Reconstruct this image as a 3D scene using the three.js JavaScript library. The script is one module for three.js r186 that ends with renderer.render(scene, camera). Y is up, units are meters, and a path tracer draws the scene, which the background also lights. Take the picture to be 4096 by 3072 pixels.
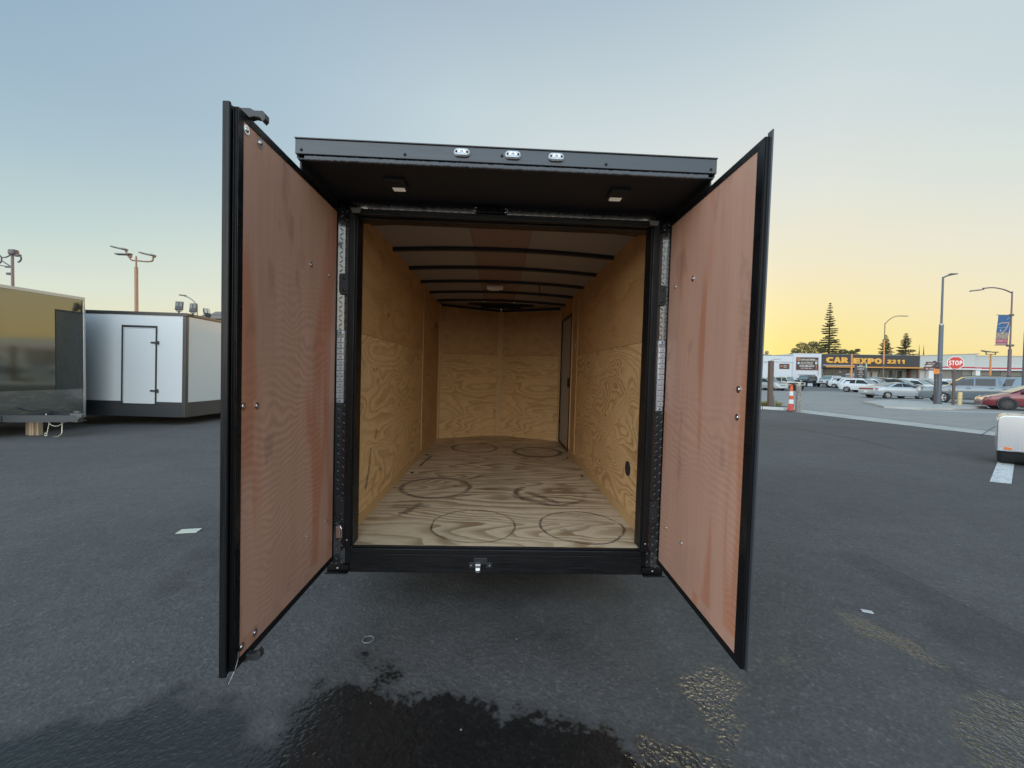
import * as THREE from 'three';
import { mergeGeometries, toCreasedNormals } from 'three/addons/utils/BufferGeometryUtils.js';
import { RoundedBoxGeometry } from 'three/addons/geometries/RoundedBoxGeometry.js';
import { TextGeometry } from 'three/addons/geometries/TextGeometry.js';
import { FontLoader } from 'three/addons/loaders/FontLoader.js';

// ---------------------------------------------------------------- camera, sky, sun, exposure
const scene = new THREE.Scene();
const camera = new THREE.PerspectiveCamera(87.66, 4 / 3, 0.05, 3000);
camera.position.set(0, 1.5, 0);
camera.rotation.set(-0.021, 0, 0.014, 'XYZ');
scene.add(camera);
const renderer = new THREE.WebGLRenderer({ antialias: true });
renderer.toneMapping = THREE.LinearToneMapping;
renderer.toneMappingExposure = 1.0;
renderer.shadowMap.enabled = true;
renderer.setSize(1024, 768);

const SUN_AZ = 22 * Math.PI / 180, SUN_EL = 2.0 * Math.PI / 180;     // just above the roofs, behind the trailer
const lin = v => { v /= 255; return v <= 0.04045 ? v / 12.92 : ((v + 0.055) / 1.055) ** 2.4; };
const hex3 = h => [lin(h >> 16), lin((h >> 8) & 255), lin(h & 255)];
// clear dusk sky: rows by elevation, columns by angle away from the sun's azimuth
const SKY_EL = [0, 4, 8, 13, 20, 26, 33, 42, 60, 90];
const SKY_AZ = [4, 16, 30, 51, 81, 120, 180];
const SKY = [
  [0xFFDE6C, 0xFFE074, 0xFBDE86, 0xF2DFA0, 0xE8E2BC, 0xE6E0CC, 0xE8DED2],
  [0xFFE888, 0xFEE994, 0xF8E7B2, 0xF0E4B8, 0xE4E6C8, 0xE6E4D4, 0xE9E3DC],
  [0xFEECAA, 0xFBEAB0, 0xF3E9C8, 0xE8E7D0, 0xD4E2D6, 0xE2E4DA, 0xE8E4DE],
  [0xF6EAC8, 0xF2E9CC, 0xE9E7D6, 0xDBE4D7, 0xB8D0D2, 0xD2DDDC, 0xE0E0DC],
  [0xE7E7D9, 0xE4E6DA, 0xD6E0DC, 0xC0D2D5, 0xA2BECC, 0xBCD0DA, 0xD2D8DA],
  [0xDAE1DF, 0xD7DFDE, 0xC9D7DB, 0xB0C6D2, 0x98B2C6, 0xAAC2D2, 0xC4D0D8],
  [0xC8D6DB, 0xC8D6DA, 0xC2D3DA, 0xAAC1D0, 0x8CA8C0, 0x9AB4CA, 0xB2C4D2],
  [0xB0C2CF, 0xAEC1CE, 0xABBDCB, 0x9EB5C8, 0x84A0BB, 0x8EA8C2, 0xA0B6CA],
  [0x98AEC3, 0x98AEC3, 0x96ACC2, 0x90A8BF, 0x88A2BC, 0x8CA6C0, 0x92AAC2],
  [0x8AA2BA, 0x8AA2BA, 0x8AA2BA, 0x8AA2BA, 0x8AA2BA, 0x8AA2BA, 0x8AA2BA],
].map(r => r.map(hex3));
function skyColor(el, dAz, az, out) {
  let i = 0, j = 0;
  while (i < SKY_EL.length - 2 && el > SKY_EL[i + 1]) i++;
  while (j < SKY_AZ.length - 2 && dAz > SKY_AZ[j + 1]) j++;
  let u = Math.min(1, Math.max(0, (el - SKY_EL[i]) / (SKY_EL[i + 1] - SKY_EL[i])));
  let v = Math.min(1, Math.max(0, (dAz - SKY_AZ[j]) / (SKY_AZ[j + 1] - SKY_AZ[j])));
  const glow = 11 * Math.exp(-(((az - 15) / 8) ** 2) - ((el / 10) ** 2));
  const s3 = (p, q, v) => { const t = Math.min(1, Math.max(0, (v - p) / (q - p))); return t * t * (3 - 2 * t); };
  const back = 1 + 3.6 * s3(82, 165, dAz) * (1 - s3(40, 88, el)) + 1.0 * s3(42, 80, el);     // sky behind the camera and overhead brightened as added fill light
  for (let k = 0; k < 3; k++) {
    const a = SKY[i][j][k] * (1 - v) + SKY[i][j + 1][k] * v, b = SKY[i + 1][j][k] * (1 - v) + SKY[i + 1][j + 1][k] * v;
    out[k] = (a * (1 - u) + b * u) * back + [1.0, 0.82, 0.56][k] * glow;
  }
}
{
  const W = 1440, Hh = 720, d = new Float32Array(W * Hh * 4), c = [0, 0, 0];
  for (let y = 0; y < Hh; y++) {
    const el = ((y + 0.5) / Hh - 0.5) * 180;
    for (let x = 0; x < W; x++) {
      const a = ((x + 0.5) / W - 0.5) * 2 * Math.PI;          // atan2(z, x)
      const az = Math.atan2(Math.cos(a), -Math.sin(a));       // 0 straight ahead (-z), positive to the right
      let dd = Math.abs(az - SUN_AZ) * 180 / Math.PI; if (dd > 180) dd = 360 - dd;
      if (el >= 0) skyColor(el, dd, az * 180 / Math.PI, c); else { c[0] = 0.16; c[1] = 0.165; c[2] = 0.17; }
      const o = (y * W + x) * 4; d[o] = c[0]; d[o + 1] = c[1]; d[o + 2] = c[2]; d[o + 3] = 1;
    }
  }
  const sky = new THREE.DataTexture(d, W, Hh, THREE.RGBAFormat, THREE.FloatType);
  sky.mapping = THREE.EquirectangularReflectionMapping; sky.magFilter = THREE.LinearFilter; sky.minFilter = THREE.LinearFilter;
  sky.needsUpdate = true;
  scene.background = sky; scene.environment = sky;
}
const sun = new THREE.DirectionalLight(new THREE.Color().setRGB(1.0, 0.5, 0.17), 1.6);
sun.position.set(Math.sin(SUN_AZ) * Math.cos(SUN_EL) * 100, Math.sin(SUN_EL) * 100, -Math.cos(SUN_AZ) * Math.cos(SUN_EL) * 100);
sun.castShadow = true; sun.shadow.radius = 3; sun.shadow.mapSize.set(2048, 2048);
Object.assign(sun.shadow.camera, { left: -60, right: 60, top: 40, bottom: -20, near: 1, far: 300 });
scene.add(sun, sun.target);

// ---------------------------------------------------------------- small helpers
let seed_ = 7;
const rnd = () => { seed_ = (Math.imul(seed_, 1664525) + 1013904223) >>> 0; return seed_ / 4294967296; };
const rr = (a, b) => a + (b - a) * rnd();
const used = new Map();
function numbered(n) { const k = used.get(n) || 0; used.set(n, k + 1); return k ? `${n}_${String(k).padStart(3, '0')}` : n; }
function tag(o, label, category, group) { o.userData.label = label; if (category) o.userData.category = category; if (group) o.userData.group = group; return o; }
function thing(name, label, category, pos = [0, 0, 0], turn = 0, group) {
  const o = new THREE.Group(); o.name = numbered(name); o.position.set(...pos); o.rotation.y = turn; scene.add(o);
  return tag(o, label, category, group);
}
function part(name, geo, mat, parent = scene) {
  const g = Array.isArray(geo) ? merge(geo) : geo;
  const o = new THREE.Mesh(g, mat); o.name = parent === scene ? numbered(name) : name;
  o.castShadow = o.receiveShadow = true; parent.add(o); return o;
}
function struct(name, geo, mat) { const o = part(name, geo, mat); o.userData.kind = 'structure'; return o; }
function merge(list) {
  const l = list.map(g => { const h = g.index ? g.toNonIndexed() : g; for (const k of Object.keys(h.attributes)) if (!['position', 'normal', 'uv'].includes(k)) h.deleteAttribute(k); return h; });
  return mergeGeometries(l);
}
const bx = (w, h, d, x = 0, y = 0, z = 0) => new THREE.BoxGeometry(w, h, d).translate(x, y, z);
const rb = (w, h, d, x, y, z, r = 0.004, s = 2) => new RoundedBoxGeometry(w, h, d, s, Math.min(r, w / 2.01, h / 2.01, d / 2.01)).translate(x, y, z);
// box given by its two corners
const b2 = (x0, y0, z0, x1, y1, z1, r) => r ? rb(Math.abs(x1 - x0), Math.abs(y1 - y0), Math.abs(z1 - z0), (x0 + x1) / 2, (y0 + y1) / 2, (z0 + z1) / 2, r) : bx(Math.abs(x1 - x0), Math.abs(y1 - y0), Math.abs(z1 - z0), (x0 + x1) / 2, (y0 + y1) / 2, (z0 + z1) / 2);
const cyl = (r0, r1, h, x = 0, y = 0, z = 0, n = 16) => new THREE.CylinderGeometry(r1, r0, h, n).translate(x, y + h / 2, z);   // stands on y
function tube(pts, r, n = 24, k = 8) { return new THREE.TubeGeometry(new THREE.CatmullRomCurve3(pts.map(p => new THREE.Vector3(...p))), n, r, k, false); }
function ext(pts, depth, bevel = 0) {
  const s = new THREE.Shape(pts.map(p => new THREE.Vector2(...p)));
  return new THREE.ExtrudeGeometry(s, { depth, bevelEnabled: bevel > 0, bevelSize: bevel, bevelThickness: bevel, bevelSegments: 2 });
}
// flat polygon on the ground, uv in metres; h lifts it, t gives it a thickness
function slab(pts, y, t = 0) {
  const s = new THREE.Shape(pts.map(p => new THREE.Vector2(p[0], -p[1])));
  const g = t ? new THREE.ExtrudeGeometry(s, { depth: t, bevelEnabled: false }) : new THREE.ShapeGeometry(s);
  return g.rotateX(-Math.PI / 2).translate(0, y, 0);
}
// ---------------------------------------------------------------- noise
const hash = (x, y, s) => { let h = Math.imul(x, 374761393) ^ Math.imul(y, 668265263) ^ Math.imul(s, 1274126177); h = Math.imul(h ^ (h >>> 13), 1274126177); return ((h ^ (h >>> 16)) >>> 0) / 4294967296; };
const md = (a, n) => ((a % n) + n) % n;
function vn(x, y, s, p = 0, q = 0) {                  // value noise 0..1, p and q: periods in cells
  let ix = Math.floor(x), iy = Math.floor(y); const fx = x - ix, fy = y - iy, u = fx * fx * (3 - 2 * fx), v = fy * fy * (3 - 2 * fy);
  let jx = ix + 1, jy = iy + 1; if (p) { ix = md(ix, p); jx = md(jx, p); } if (q) { iy = md(iy, q); jy = md(jy, q); }
  const a = hash(ix, iy, s), b = hash(jx, iy, s), c = hash(ix, jy, s), d = hash(jx, jy, s);
  return (a + (b - a) * u) * (1 - v) + (c + (d - c) * u) * v;
}
function fbm(x, y, s, o = 4) { let a = 0, w = 0.5, t = 0; for (let i = 0; i < o; i++) { a += w * vn(x, y, s + i * 17); t += w; x *= 2.03; y *= 2.03; w *= 0.5; } return a / t; }
const clamp = (v, a = 0, b = 1) => v < a ? a : v > b ? b : v;
const sstep = (a, b, v) => { const t = clamp((v - a) / (b - a)); return t * t * (3 - 2 * t); };
const mix = (a, b, t) => a + (b - a) * t;
const toS = v => { v = clamp(v); return 255 * (v <= 0.0031308 ? v * 12.92 : 1.055 * v ** (1 / 2.4) - 0.055); };
function tex(w, h, f, srgb = true, rep = [1, 1]) {      // f(px, py, out) gives linear rgb 0..1
  const d = new Uint8Array(w * h * 4), c = [0, 0, 0];
  for (let y = 0; y < h; y++) for (let x = 0; x < w; x++) {
    f(x, y, c); const o = (y * w + x) * 4;
    for (let k = 0; k < 3; k++) d[o + k] = srgb ? toS(c[k]) : 255 * clamp(c[k]);
    d[o + 3] = 255;
  }
  const t = new THREE.DataTexture(d, w, h); t.wrapS = t.wrapT = THREE.RepeatWrapping; t.magFilter = THREE.LinearFilter; t.minFilter = THREE.LinearMipmapLinearFilter; t.generateMipmaps = true;
  if (srgb) t.colorSpace = THREE.SRGBColorSpace; t.repeat.set(...rep); t.needsUpdate = true; return t;
}
const mat = (rgb, roughness = 0.6, metalness = 0, more = {}) => new THREE.MeshStandardMaterial({ color: new THREE.Color().setRGB(...rgb), roughness, metalness, ...more });
const pmat = (rgb, roughness, metalness, more = {}) => new THREE.MeshPhysicalMaterial({ color: new THREE.Color().setRGB(...rgb), roughness, metalness, ...more });

// ---------------------------------------------------------------- ground textures
const TILE = 3.072, TN = 1024;
const agg = new Float32Array(TN * TN), aggH = new Float32Array(TN * TN);
for (let y = 0; y < TN; y++) for (let x = 0; x < TN; x++) {
  const c1 = vn(x / 2, y / 2, 11, 512, 512), c2 = vn(x / 4, y / 4, 12, 256, 256), c3 = vn(x / 8, y / 8, 13, 128, 128), c4 = vn(x / 32, y / 32, 14, 32, 32), c5 = vn(x / 128, y / 128, 15, 8, 8);
  const stone = sstep(0.80, 0.95, c2) * (0.4 + 0.6 * c1);
  const i = y * TN + x;
  agg[i] = 0.76 + 0.20 * (c1 - 0.5) + 0.22 * (c2 - 0.5) + 0.16 * (c3 - 0.5) + 0.12 * (c4 - 0.5) + 0.14 * (c5 - 0.5) + 0.5 * stone;
  aggH[i] = clamp(0.5 + 0.45 * (c2 - 0.5) + 0.30 * (c3 - 0.5) + 0.25 * (c1 - 0.5) + 0.2 * (c4 - 0.5));
}
const aggMap = tex(TN, TN, (x, y, c) => { const v = 0.62 * agg[y * TN + x]; c[0] = v; c[1] = v * 1.0; c[2] = v * 1.0; }, true, [1 / TILE, 1 / TILE]);
const aggBump = tex(TN, TN, (x, y, c) => { c[0] = c[1] = c[2] = aggH[y * TN + x]; }, false, [1 / TILE, 1 / TILE]);
const ASPH = [0.098, 0.091, 0.085];
// near sheet: 6.144 m square, x -3.072..3.072, z -1.0..-7.144, with the wet patches as they lie
const NX0 = -TILE, NX1 = TILE, NZ1 = -1.0, NZ0 = -1.0 - 2 * TILE, NN = 2048;
const wetDark = [[-2.4, -1.55], [-2.06, -1.6], [-1.91, -1.66], [-1.7, -1.7], [-1.59, -1.77], [-1.43, -1.75], [-1.26, -1.74], [-1.12, -1.68], [-1.02, -1.60], [-0.95, -1.58], [-0.93, -1.66], [-0.99, -1.74], [-0.93, -1.84], [-0.82, -1.92], [-0.7, -1.93], [-0.51, -1.83], [-0.32, -1.87], [-0.17, -1.86], [-0.07, -1.8], [-0.03, -1.71], [0.05, -1.77], [0.21, -1.73], [0.39, -1.68], [0.47, -1.64], [0.54, -1.54], [0.62, -1.46], [0.62, -1.1], [-2.4, -1.1]];
const wetBits = [[-0.98, -1.9, 0.07], [-0.88, -2.0, 0.09], [-0.77, -2.1, 0.07], [-0.7, -2.02, 0.09], [-0.62, -1.96, 0.1], [-0.9, -1.9, 0.1], [-1.5, -1.86, 0.05], [-1.42, -1.83, 0.05], [-1.28, -1.80, 0.04]];
const wetLight = [
  [[0.83, -1.95], [0.94, -2.02], [1.08, -2.09], [1.18, -1.96], [1.10, -1.84], [1.02, -1.74], [0.96, -1.62], [0.90, -1.6], [0.86, -1.72], [0.82, -1.81]],
  [[1.34, -2.10], [1.5, -2.16], [1.66, -2.12], [1.46, -2.05]],
  [[2.12, -2.60], [2.22, -2.52], [2.32, -2.30], [2.32, -2.14], [2.30, -2.02], [2.17, -2.18], [2.08, -2.36]],
  [[1.97, -1.73], [2.10, -1.84], [2.3, -1.92], [2.6, -1.84], [2.6, -1.3], [1.9, -1.3], [1.81, -1.56]],
  [[0.50, -1.6], [0.56, -1.68], [0.72, -1.6], [0.92, -1.52], [1.0, -1.3], [0.4, -1.3]],
];
function inside(P, x, y) {                              // signed distance, inside positive
  let d = 1e9, s = -1;
  for (let i = 0, j = P.length - 1; i < P.length; j = i++) {
    const ex = P[j][0] - P[i][0], ey = P[j][1] - P[i][1], wx = x - P[i][0], wy = y - P[i][1], t = clamp((wx * ex + wy * ey) / (ex * ex + ey * ey));
    d = Math.min(d, (wx - ex * t) ** 2 + (wy - ey * t) ** 2);
    if ((P[i][1] > y) !== (P[j][1] > y) && x < ex * (y - P[i][1]) / ey + P[i][0]) s = -s;
  }
  return s * Math.sqrt(d);
}
const nearCol = new Uint8Array(NN * NN * 4), nearPar = new Uint8Array(NN * NN * 4), nearBmp = new Uint8Array(NN * NN * 4);
const tint = (x, z) => 1 + 0.46 * (fbm(x * 0.55 + 40, z * 0.55 + 9, 77, 3) - 0.5) + 0.22 * (fbm(x * 0.16 + 3, z * 0.16, 78, 2) - 0.5);
for (let j = 0; j < NN; j++) {
  const z = NZ1 - (j + 0.5) / NN * 2 * TILE;           // row 0 at NZ1, v grows into the distance
  for (let i = 0; i < NN; i++) {
    const x = NX0 + (i + 0.5) / NN * 2 * TILE, k = (j % TN) * TN + (i % TN), o = (j * NN + i) * 4;
    let dark = 0, shine = 0, damp = 0;
    if (z > -3.2) {
      const rag = 0.20 * (fbm(x * 7, z * 9, 31, 5) - 0.5) + 0.08 * (fbm(x * 34, z * 34, 36, 3) - 0.5) + 0.05 * (aggH[k] - 0.5) * 2;
      let m = inside(wetDark, x, z) + rag * 0.75;
      for (const [bx_, bz, br] of wetBits) m = Math.max(m, br - Math.hypot(x - bx_, (z - bz) * 1.4) + rag * 1.15 - 0.045);
      dark = sstep(-0.020, 0.035, m + 0.035 * (vn(x * 70, z * 70, 33) - 0.5)); damp = sstep(-0.10, 0.02, m) * (1 - dark);
      for (const P of wetLight) shine = Math.max(shine, sstep(-0.035, 0.045, inside(P, x, z) + rag * 0.55));
    }
    const tn = 0.62 * agg[k], oil = sstep(0.60, 0.75, fbm(x * 1.3 + 7, z * 1.3, 55, 4)) * 0.25;
    let v = tn * (1 - oil) * mix(1, 0.20, dark) * mix(1, 0.6, shine) * mix(1, 0.72, damp);
    nearCol[o] = toS(v); nearCol[o + 1] = toS(v); nearCol[o + 2] = toS(v); nearCol[o + 3] = 255;
    let ro = mix(0.96 - 0.12 * oil, 0.22, dark); ro = mix(ro, 0.26, shine);
    const bh = 255 * clamp(0.5 + (aggH[k] - 0.5) * mix(mix(0.45, 0.35, dark), 1.25, shine)); nearBmp[o] = nearBmp[o + 1] = nearBmp[o + 2] = bh; nearBmp[o + 3] = 255;
    nearPar[o] = 0; nearPar[o + 1] = 255 * ro; nearPar[o + 2] = 0; nearPar[o + 3] = 255;
  }
}
function dt(d, n, srgb) { const t = new THREE.DataTexture(d, n, n); t.magFilter = THREE.LinearFilter; t.minFilter = THREE.LinearMipmapLinearFilter; t.generateMipmaps = true; if (srgb) t.colorSpace = THREE.SRGBColorSpace; t.needsUpdate = true; return t; }
const onNear = t => { t.repeat.set(1 / (2 * TILE), 1 / (2 * TILE)); t.offset.set(0, 0); return t; };   // uv (0,0) at the near left corner, in metres
const nearMap = onNear(dt(nearCol, NN, true)), nearRough = onNear(dt(nearPar, NN, false)), nearBump = onNear(dt(nearBmp, NN, false));
const M = {};
M.asphalt = mat(ASPH.map(v => v / 0.62), 0.95, 0, { map: aggMap, bumpMap: aggBump, bumpScale: 0.004, vertexColors: true });
M.asphaltNear = mat(ASPH.map(v => v / 0.62), 1, 0, { map: nearMap, roughnessMap: nearRough, bumpMap: nearBump, bumpScale: 0.010, vertexColors: true });
{
  const xs = [-900, -300, -120, -60, -40], zs = [60, 25, 12, 6, 3];
  for (let x = -30; x < NX0 - 0.5; x += 1.5) xs.push(x);
  for (let i = 0; i <= 12; i++) xs.push(NX0 + i * TILE / 6);
  for (let x = 4.5; x <= 15; x += 1.25) xs.push(x);
  xs.push(18, 24, 36, 60, 120, 300, 900);
  for (let i = 0; i <= 12; i++) zs.push(NZ1 - i * TILE / 6);
  for (let z = -8.5; z > -30; z -= 1.4) zs.push(z);
  zs.push(-36, -50, -80, -160, -400, -1200);
  const pos = [], uv = [], col = [], nrm = [], A = [], B = [], w = xs.length;
  zs.forEach(z => xs.forEach(x => {
    pos.push(x, 0, z); uv.push(x - NX0, NZ1 - z); nrm.push(0, 1, 0);
    const far = Math.max(Math.abs(x), Math.abs(z)) > 60 ? 1 : tint(x, z); col.push(far, far, far);
  }));
  for (let j = 0; j + 1 < zs.length; j++) for (let i = 0; i + 1 < w; i++) {
    const a = j * w + i, near = xs[i] >= NX0 - 1e-6 && xs[i + 1] <= NX1 + 1e-6 && zs[j] <= NZ1 + 1e-6 && zs[j + 1] >= NZ0 - 1e-6;
    (near ? A : B).push(a, a + 1, a + w, a + 1, a + w + 1, a + w);
  }
  const g = new THREE.BufferGeometry();
  g.setAttribute('position', new THREE.Float32BufferAttribute(pos, 3)); g.setAttribute('normal', new THREE.Float32BufferAttribute(nrm, 3));
  g.setAttribute('uv', new THREE.Float32BufferAttribute(uv, 2)); g.setAttribute('color', new THREE.Float32BufferAttribute(col, 3));
  g.setIndex([...A, ...B]); g.addGroup(0, A.length, 0); g.addGroup(A.length, B.length, 1);
  const o = new THREE.Mesh(g, [M.asphaltNear, M.asphalt]); o.name = numbered('ground'); o.receiveShadow = true; o.userData.kind = 'structure'; scene.add(o);
}

// ---------------------------------------------------------------- materials of the trailer
const scuff = tex(512, 512, (x, y, c) => { const v = 0.5 + 0.9 * (fbm(x / 40, y / 40, 91, 4) - 0.5) + 0.25 * (vn(x / 2, y / 2, 92) - 0.5); c[0] = 0; c[1] = clamp(v, 0.2, 0.95); c[2] = 0; }, false, [1.2, 1.2]);
const wear = tex(512, 512, (x, y, c) => { let v = 0.78 + 0.3 * (fbm(x / 60, y / 60, 95, 4) - 0.5); const dust = sstep(0.62, 0.8, fbm(x / 25 + 5, y / 70, 96, 4)); v += dust * 0.35; c[0] = v; c[1] = v * 0.99; c[2] = v * 0.98; }, true, [0.9, 0.9]);
M.black = pmat([0.009, 0.0095, 0.011], 0.7, 0, { specularIntensity: 0.5, roughnessMap: scuff, map: wear });
M.blackSatin = pmat([0.007, 0.0075, 0.0085], 0.6, 0, { specularIntensity: 0.5, roughnessMap: scuff, map: wear });
M.blackPlate = pmat([0.010, 0.010, 0.011], 0.14, 0, { clearcoat: 1, clearcoatRoughness: 0.06, roughnessMap: null });
M.fascia = mat([0.050, 0.056, 0.064], 0.5, 0, { roughnessMap: scuff });
M.cap = mat([0.10, 0.10, 0.10], 0.55, 0.2);
M.under = mat([0.022, 0.024, 0.028], 0.6, 0);
M.chrome = mat([0.78, 0.78, 0.79], 0.16, 1);
M.steel = mat([0.45, 0.45, 0.46], 0.38, 1);
M.rubber = mat([0.018, 0.018, 0.018], 0.85);
M.lens = pmat([0.48, 0.50, 0.53], 0.12, 0.35, { clearcoat: 1 });
M.whitePlastic = mat([0.78, 0.77, 0.74], 0.45);
M.hinge = mat([0.018, 0.019, 0.022], 0.42);

// rotary-cut plywood: contour bands of a warped height field, fibres and knots along the grain (grain runs along u)
function plywood(w, h, mu, mv, seed, o) {
  const kn = Array.from({ length: o.knots || 0 }, (_, i) => [hash(i, seed, 5) * mu, hash(i, seed, 6) * mv, 0.008 + 0.014 * hash(i, seed, 7)]);
  return tex(w, h, (px, py, c) => {
    const x = px / w * mu, y = py / h * mv;
    const wx = 0.5 * (fbm(x * 1.3, y * 3, seed + 1, 3) - 0.5), wy = 0.10 * (fbm(x * 3, y * 7, seed + 2, 4) - 0.5);
    let f = o.bands * fbm((x + wx) * o.fx, (y + wy) * o.fy, seed + 3, 3) + o.slope * (y + wy * 0.6) + 0.16 * fbm(x * 8, y * 30, seed + 21, 2);
    let knot = 0;
    for (const [kx, ky, r] of kn) { const d = Math.hypot((x - kx) * 0.6, y - ky); f += 1.2 * Math.exp(-d * d / (r * r * 18)); knot = Math.max(knot, 1 - sstep(r * 0.5, r, d)); }
    const ph = f - Math.floor(f);
    let late = sstep(0.25, 0.85, ph) * (1 - sstep(0.90, 0.99, ph));
    late = late * (0.15 + 1.2 * fbm(x * 2.6, y * 5, seed + 4, 3));
    const fib = 0.14 * (vn(x * 12, y * 300, seed + 5) - 0.5) + 0.14 * (vn(x * 30, y * 130, seed + 6) - 0.5) + 0.06 * (vn(x * 300, y * 300, seed + 7) - 0.5);
    const tone = 1 + 0.22 * (fbm(x * 1.1 + 9, y * 1.6, seed + 8, 3) - 0.5) + fib;
    for (let k = 0; k < 3; k++) c[k] = mix(o.light[k], o.dark[k], clamp(late * o.amp)) * tone * mix(1, [0.30, 0.22, 0.16][k] * 1.2, knot);
    if (o.marks) o.marks(x, y, c);
  }, true, [1 / mu, 1 / mv]);
}
const PINE = { light: [0.76, 0.495, 0.24], dark: [0.50, 0.275, 0.105] };
const wood = (map, r = 0.62) => mat([1, 1, 1], r, 0, { map });
// uv of a wall panel: u runs into the trailer, v up, both in metres
const smear = (x, y, ax, ay, bx_, by, r) => { const t = clamp(((x - ax) * (bx_ - ax) + (y - ay) * (by - ay)) / ((bx_ - ax) ** 2 + (by - ay) ** 2)); return 1 - sstep(r * 0.3, r, Math.hypot(x - ax - t * (bx_ - ax), y - ay - t * (by - ay)) + 0.5 * r * (vn(x * 60, y * 60, 3) - 0.5)); };
M.plyLeftLow = wood(plywood(1024, 512, 2.6, 1.36, 101, { ...PINE, bands: 17, fx: 0.9, fy: 2.4, slope: 2.0, amp: 0.8, knots: 9, marks: (x, y, c) => { const s = 0.75 * Math.max(smear(x, y, 0.50, 0.28, 0.56, 0.48, 0.018), smear(x, y, 0.45, 0.22, 0.50, 0.30, 0.03), smear(x, y, 0.66, 0.55, 0.70, 0.60, 0.02)); for (let k = 0; k < 3; k++) c[k] *= 1 - s * 0.85; } }));
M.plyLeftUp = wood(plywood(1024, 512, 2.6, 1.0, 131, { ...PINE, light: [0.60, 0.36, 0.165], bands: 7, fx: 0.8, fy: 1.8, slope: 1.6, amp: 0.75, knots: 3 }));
M.plyRightLow = wood(plywood(1024, 512, 2.6, 1.36, 163, { ...PINE, bands: 24, fx: 1.0, fy: 2.6, slope: 3.0, amp: 1.0, knots: 4, marks: (x, y, c) => { const s = smear(x, y, 0.25, 0.66, 0.62, 0.80, 0.008); for (let k = 0; k < 3; k++) c[k] = mix(c[k], [0.6, 0.47, 0.28][k], s * 0.8); } }));
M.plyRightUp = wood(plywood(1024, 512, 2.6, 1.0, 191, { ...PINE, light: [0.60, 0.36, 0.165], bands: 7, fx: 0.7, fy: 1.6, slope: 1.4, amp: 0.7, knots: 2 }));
M.plyFront = wood(plywood(1024, 1024, 2.2, 1.4, 223, { ...PINE, light: [0.70, 0.455, 0.215], dark: [0.48, 0.27, 0.105], bands: 12, fx: 0.8, fy: 3.6, slope: 4.0, amp: 0.8, knots: 5 }));
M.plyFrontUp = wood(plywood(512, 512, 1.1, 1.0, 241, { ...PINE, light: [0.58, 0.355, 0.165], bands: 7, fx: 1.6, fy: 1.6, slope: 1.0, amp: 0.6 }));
M.batten = wood(plywood(256, 256, 1, 1, 251, { ...PINE, light: [0.60, 0.39, 0.18], bands: 3, fx: 1, fy: 4, slope: 5, amp: 0.4 }));
// floor: rings left by drums, tyre rubber and stains; u across, v into the trailer
const rings = [[-0.171, 0.346, 0.298, 0.007, 0.75, 0.2, 6.6], [0.60, 0.350, 0.297, 0.008, 0.85, 0.3, 6.5], [-0.575, 1.24, 0.31, 0.020, 0.7, 0.0, 6.3], [0.47, 1.10, 0.30, 0.022, 0.75, 2.4, 5.4], [-0.325, 3.19, 0.315, 0.022, 0.7, 0, 6.3], [0.545, 2.99, 0.32, 0.030, 0.85, 0, 6.3]];
M.plyFloor = wood(plywood(1024, 2048, 1.94, 4.4, 277, {
  light: [0.72, 0.56, 0.37], dark: [0.36, 0.235, 0.125], bands: 12, fx: 0.5, fy: 2.4, slope: 6, amp: 1.05, knots: 4,
  marks: (x, y, c) => {
    const X = x - 0.97, Z = y; let s = 0;
    for (const [cx, cz, r, w, a, t0, t1] of rings) {
      const d = Math.abs(Math.hypot(X - cx, Z - cz) - r - 0.02 * (vn(X * 6, Z * 6, 8) - 0.5) - 0.008 * (vn(X * 40, Z * 40, 18) - 0.5)); if (d > 0.08) continue;
      let th = Math.atan2(Z - cz, X - cx); if (th < 0) th += 2 * Math.PI; if (th < t0) th += 2 * Math.PI;
      const on = th >= t0 && th <= t1 ? 1 : 0.25, v = 0.45 + 0.9 * fbm(Math.cos(th) * 2 + cx * 9, Math.sin(th) * 2 + cz * 5, 41, 3);
      s = Math.max(s, a * on * v * (1 - sstep(w * 0.15, w * 1.9, d)) * (0.55 + 0.9 * vn(X * 25, Z * 90, 19)));
    }
    s = Math.max(s, 0.5 * smear(X, Z, 0.15, 1.02, 0.42, 0.80, 0.055), 0.55 * smear(X, Z, 0.28, 1.12, 0.50, 0.86, 0.05), 0.6 * smear(X, Z, -0.72, 0.55, -0.63, 0.76, 0.05), 0.35 * smear(X, Z, -0.8, 0.7, -0.6, 0.72, 0.08));
    s = Math.max(s, 0.85 * smear(X, Z, -0.88, 2.05, -0.87, 2.25, 0.02), 0.85 * smear(X, Z, -0.86, 2.36, -0.84, 2.57, 0.022), 0.8 * smear(X, Z, -0.87, 2.22, -0.85, 2.42, 0.014));
    s = Math.max(s, 0.7 * (1 - sstep(0.01, 0.03, Math.hypot(X + 0.40, Z - 1.29))), 0.45 * (1 - sstep(0.01, 0.07, Math.hypot(X - 0.45, Z - 0.27) + 0.03 * vn(X * 40, Z * 40, 6))), 0.4 * (1 - sstep(0.01, 0.06, Math.hypot(X - 0.30, Z - 1.12))));
    const dirt = 0.16 * sstep(0.5, 0.75, fbm(X * 3, Z * 2, 43, 4));
    for (let k = 0; k < 3; k++) c[k] *= (1 - Math.min(1, s * 1.15) * [0.80, 0.82, 0.80][k]) * (1 - dirt);
  },
}), 0.55);
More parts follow.
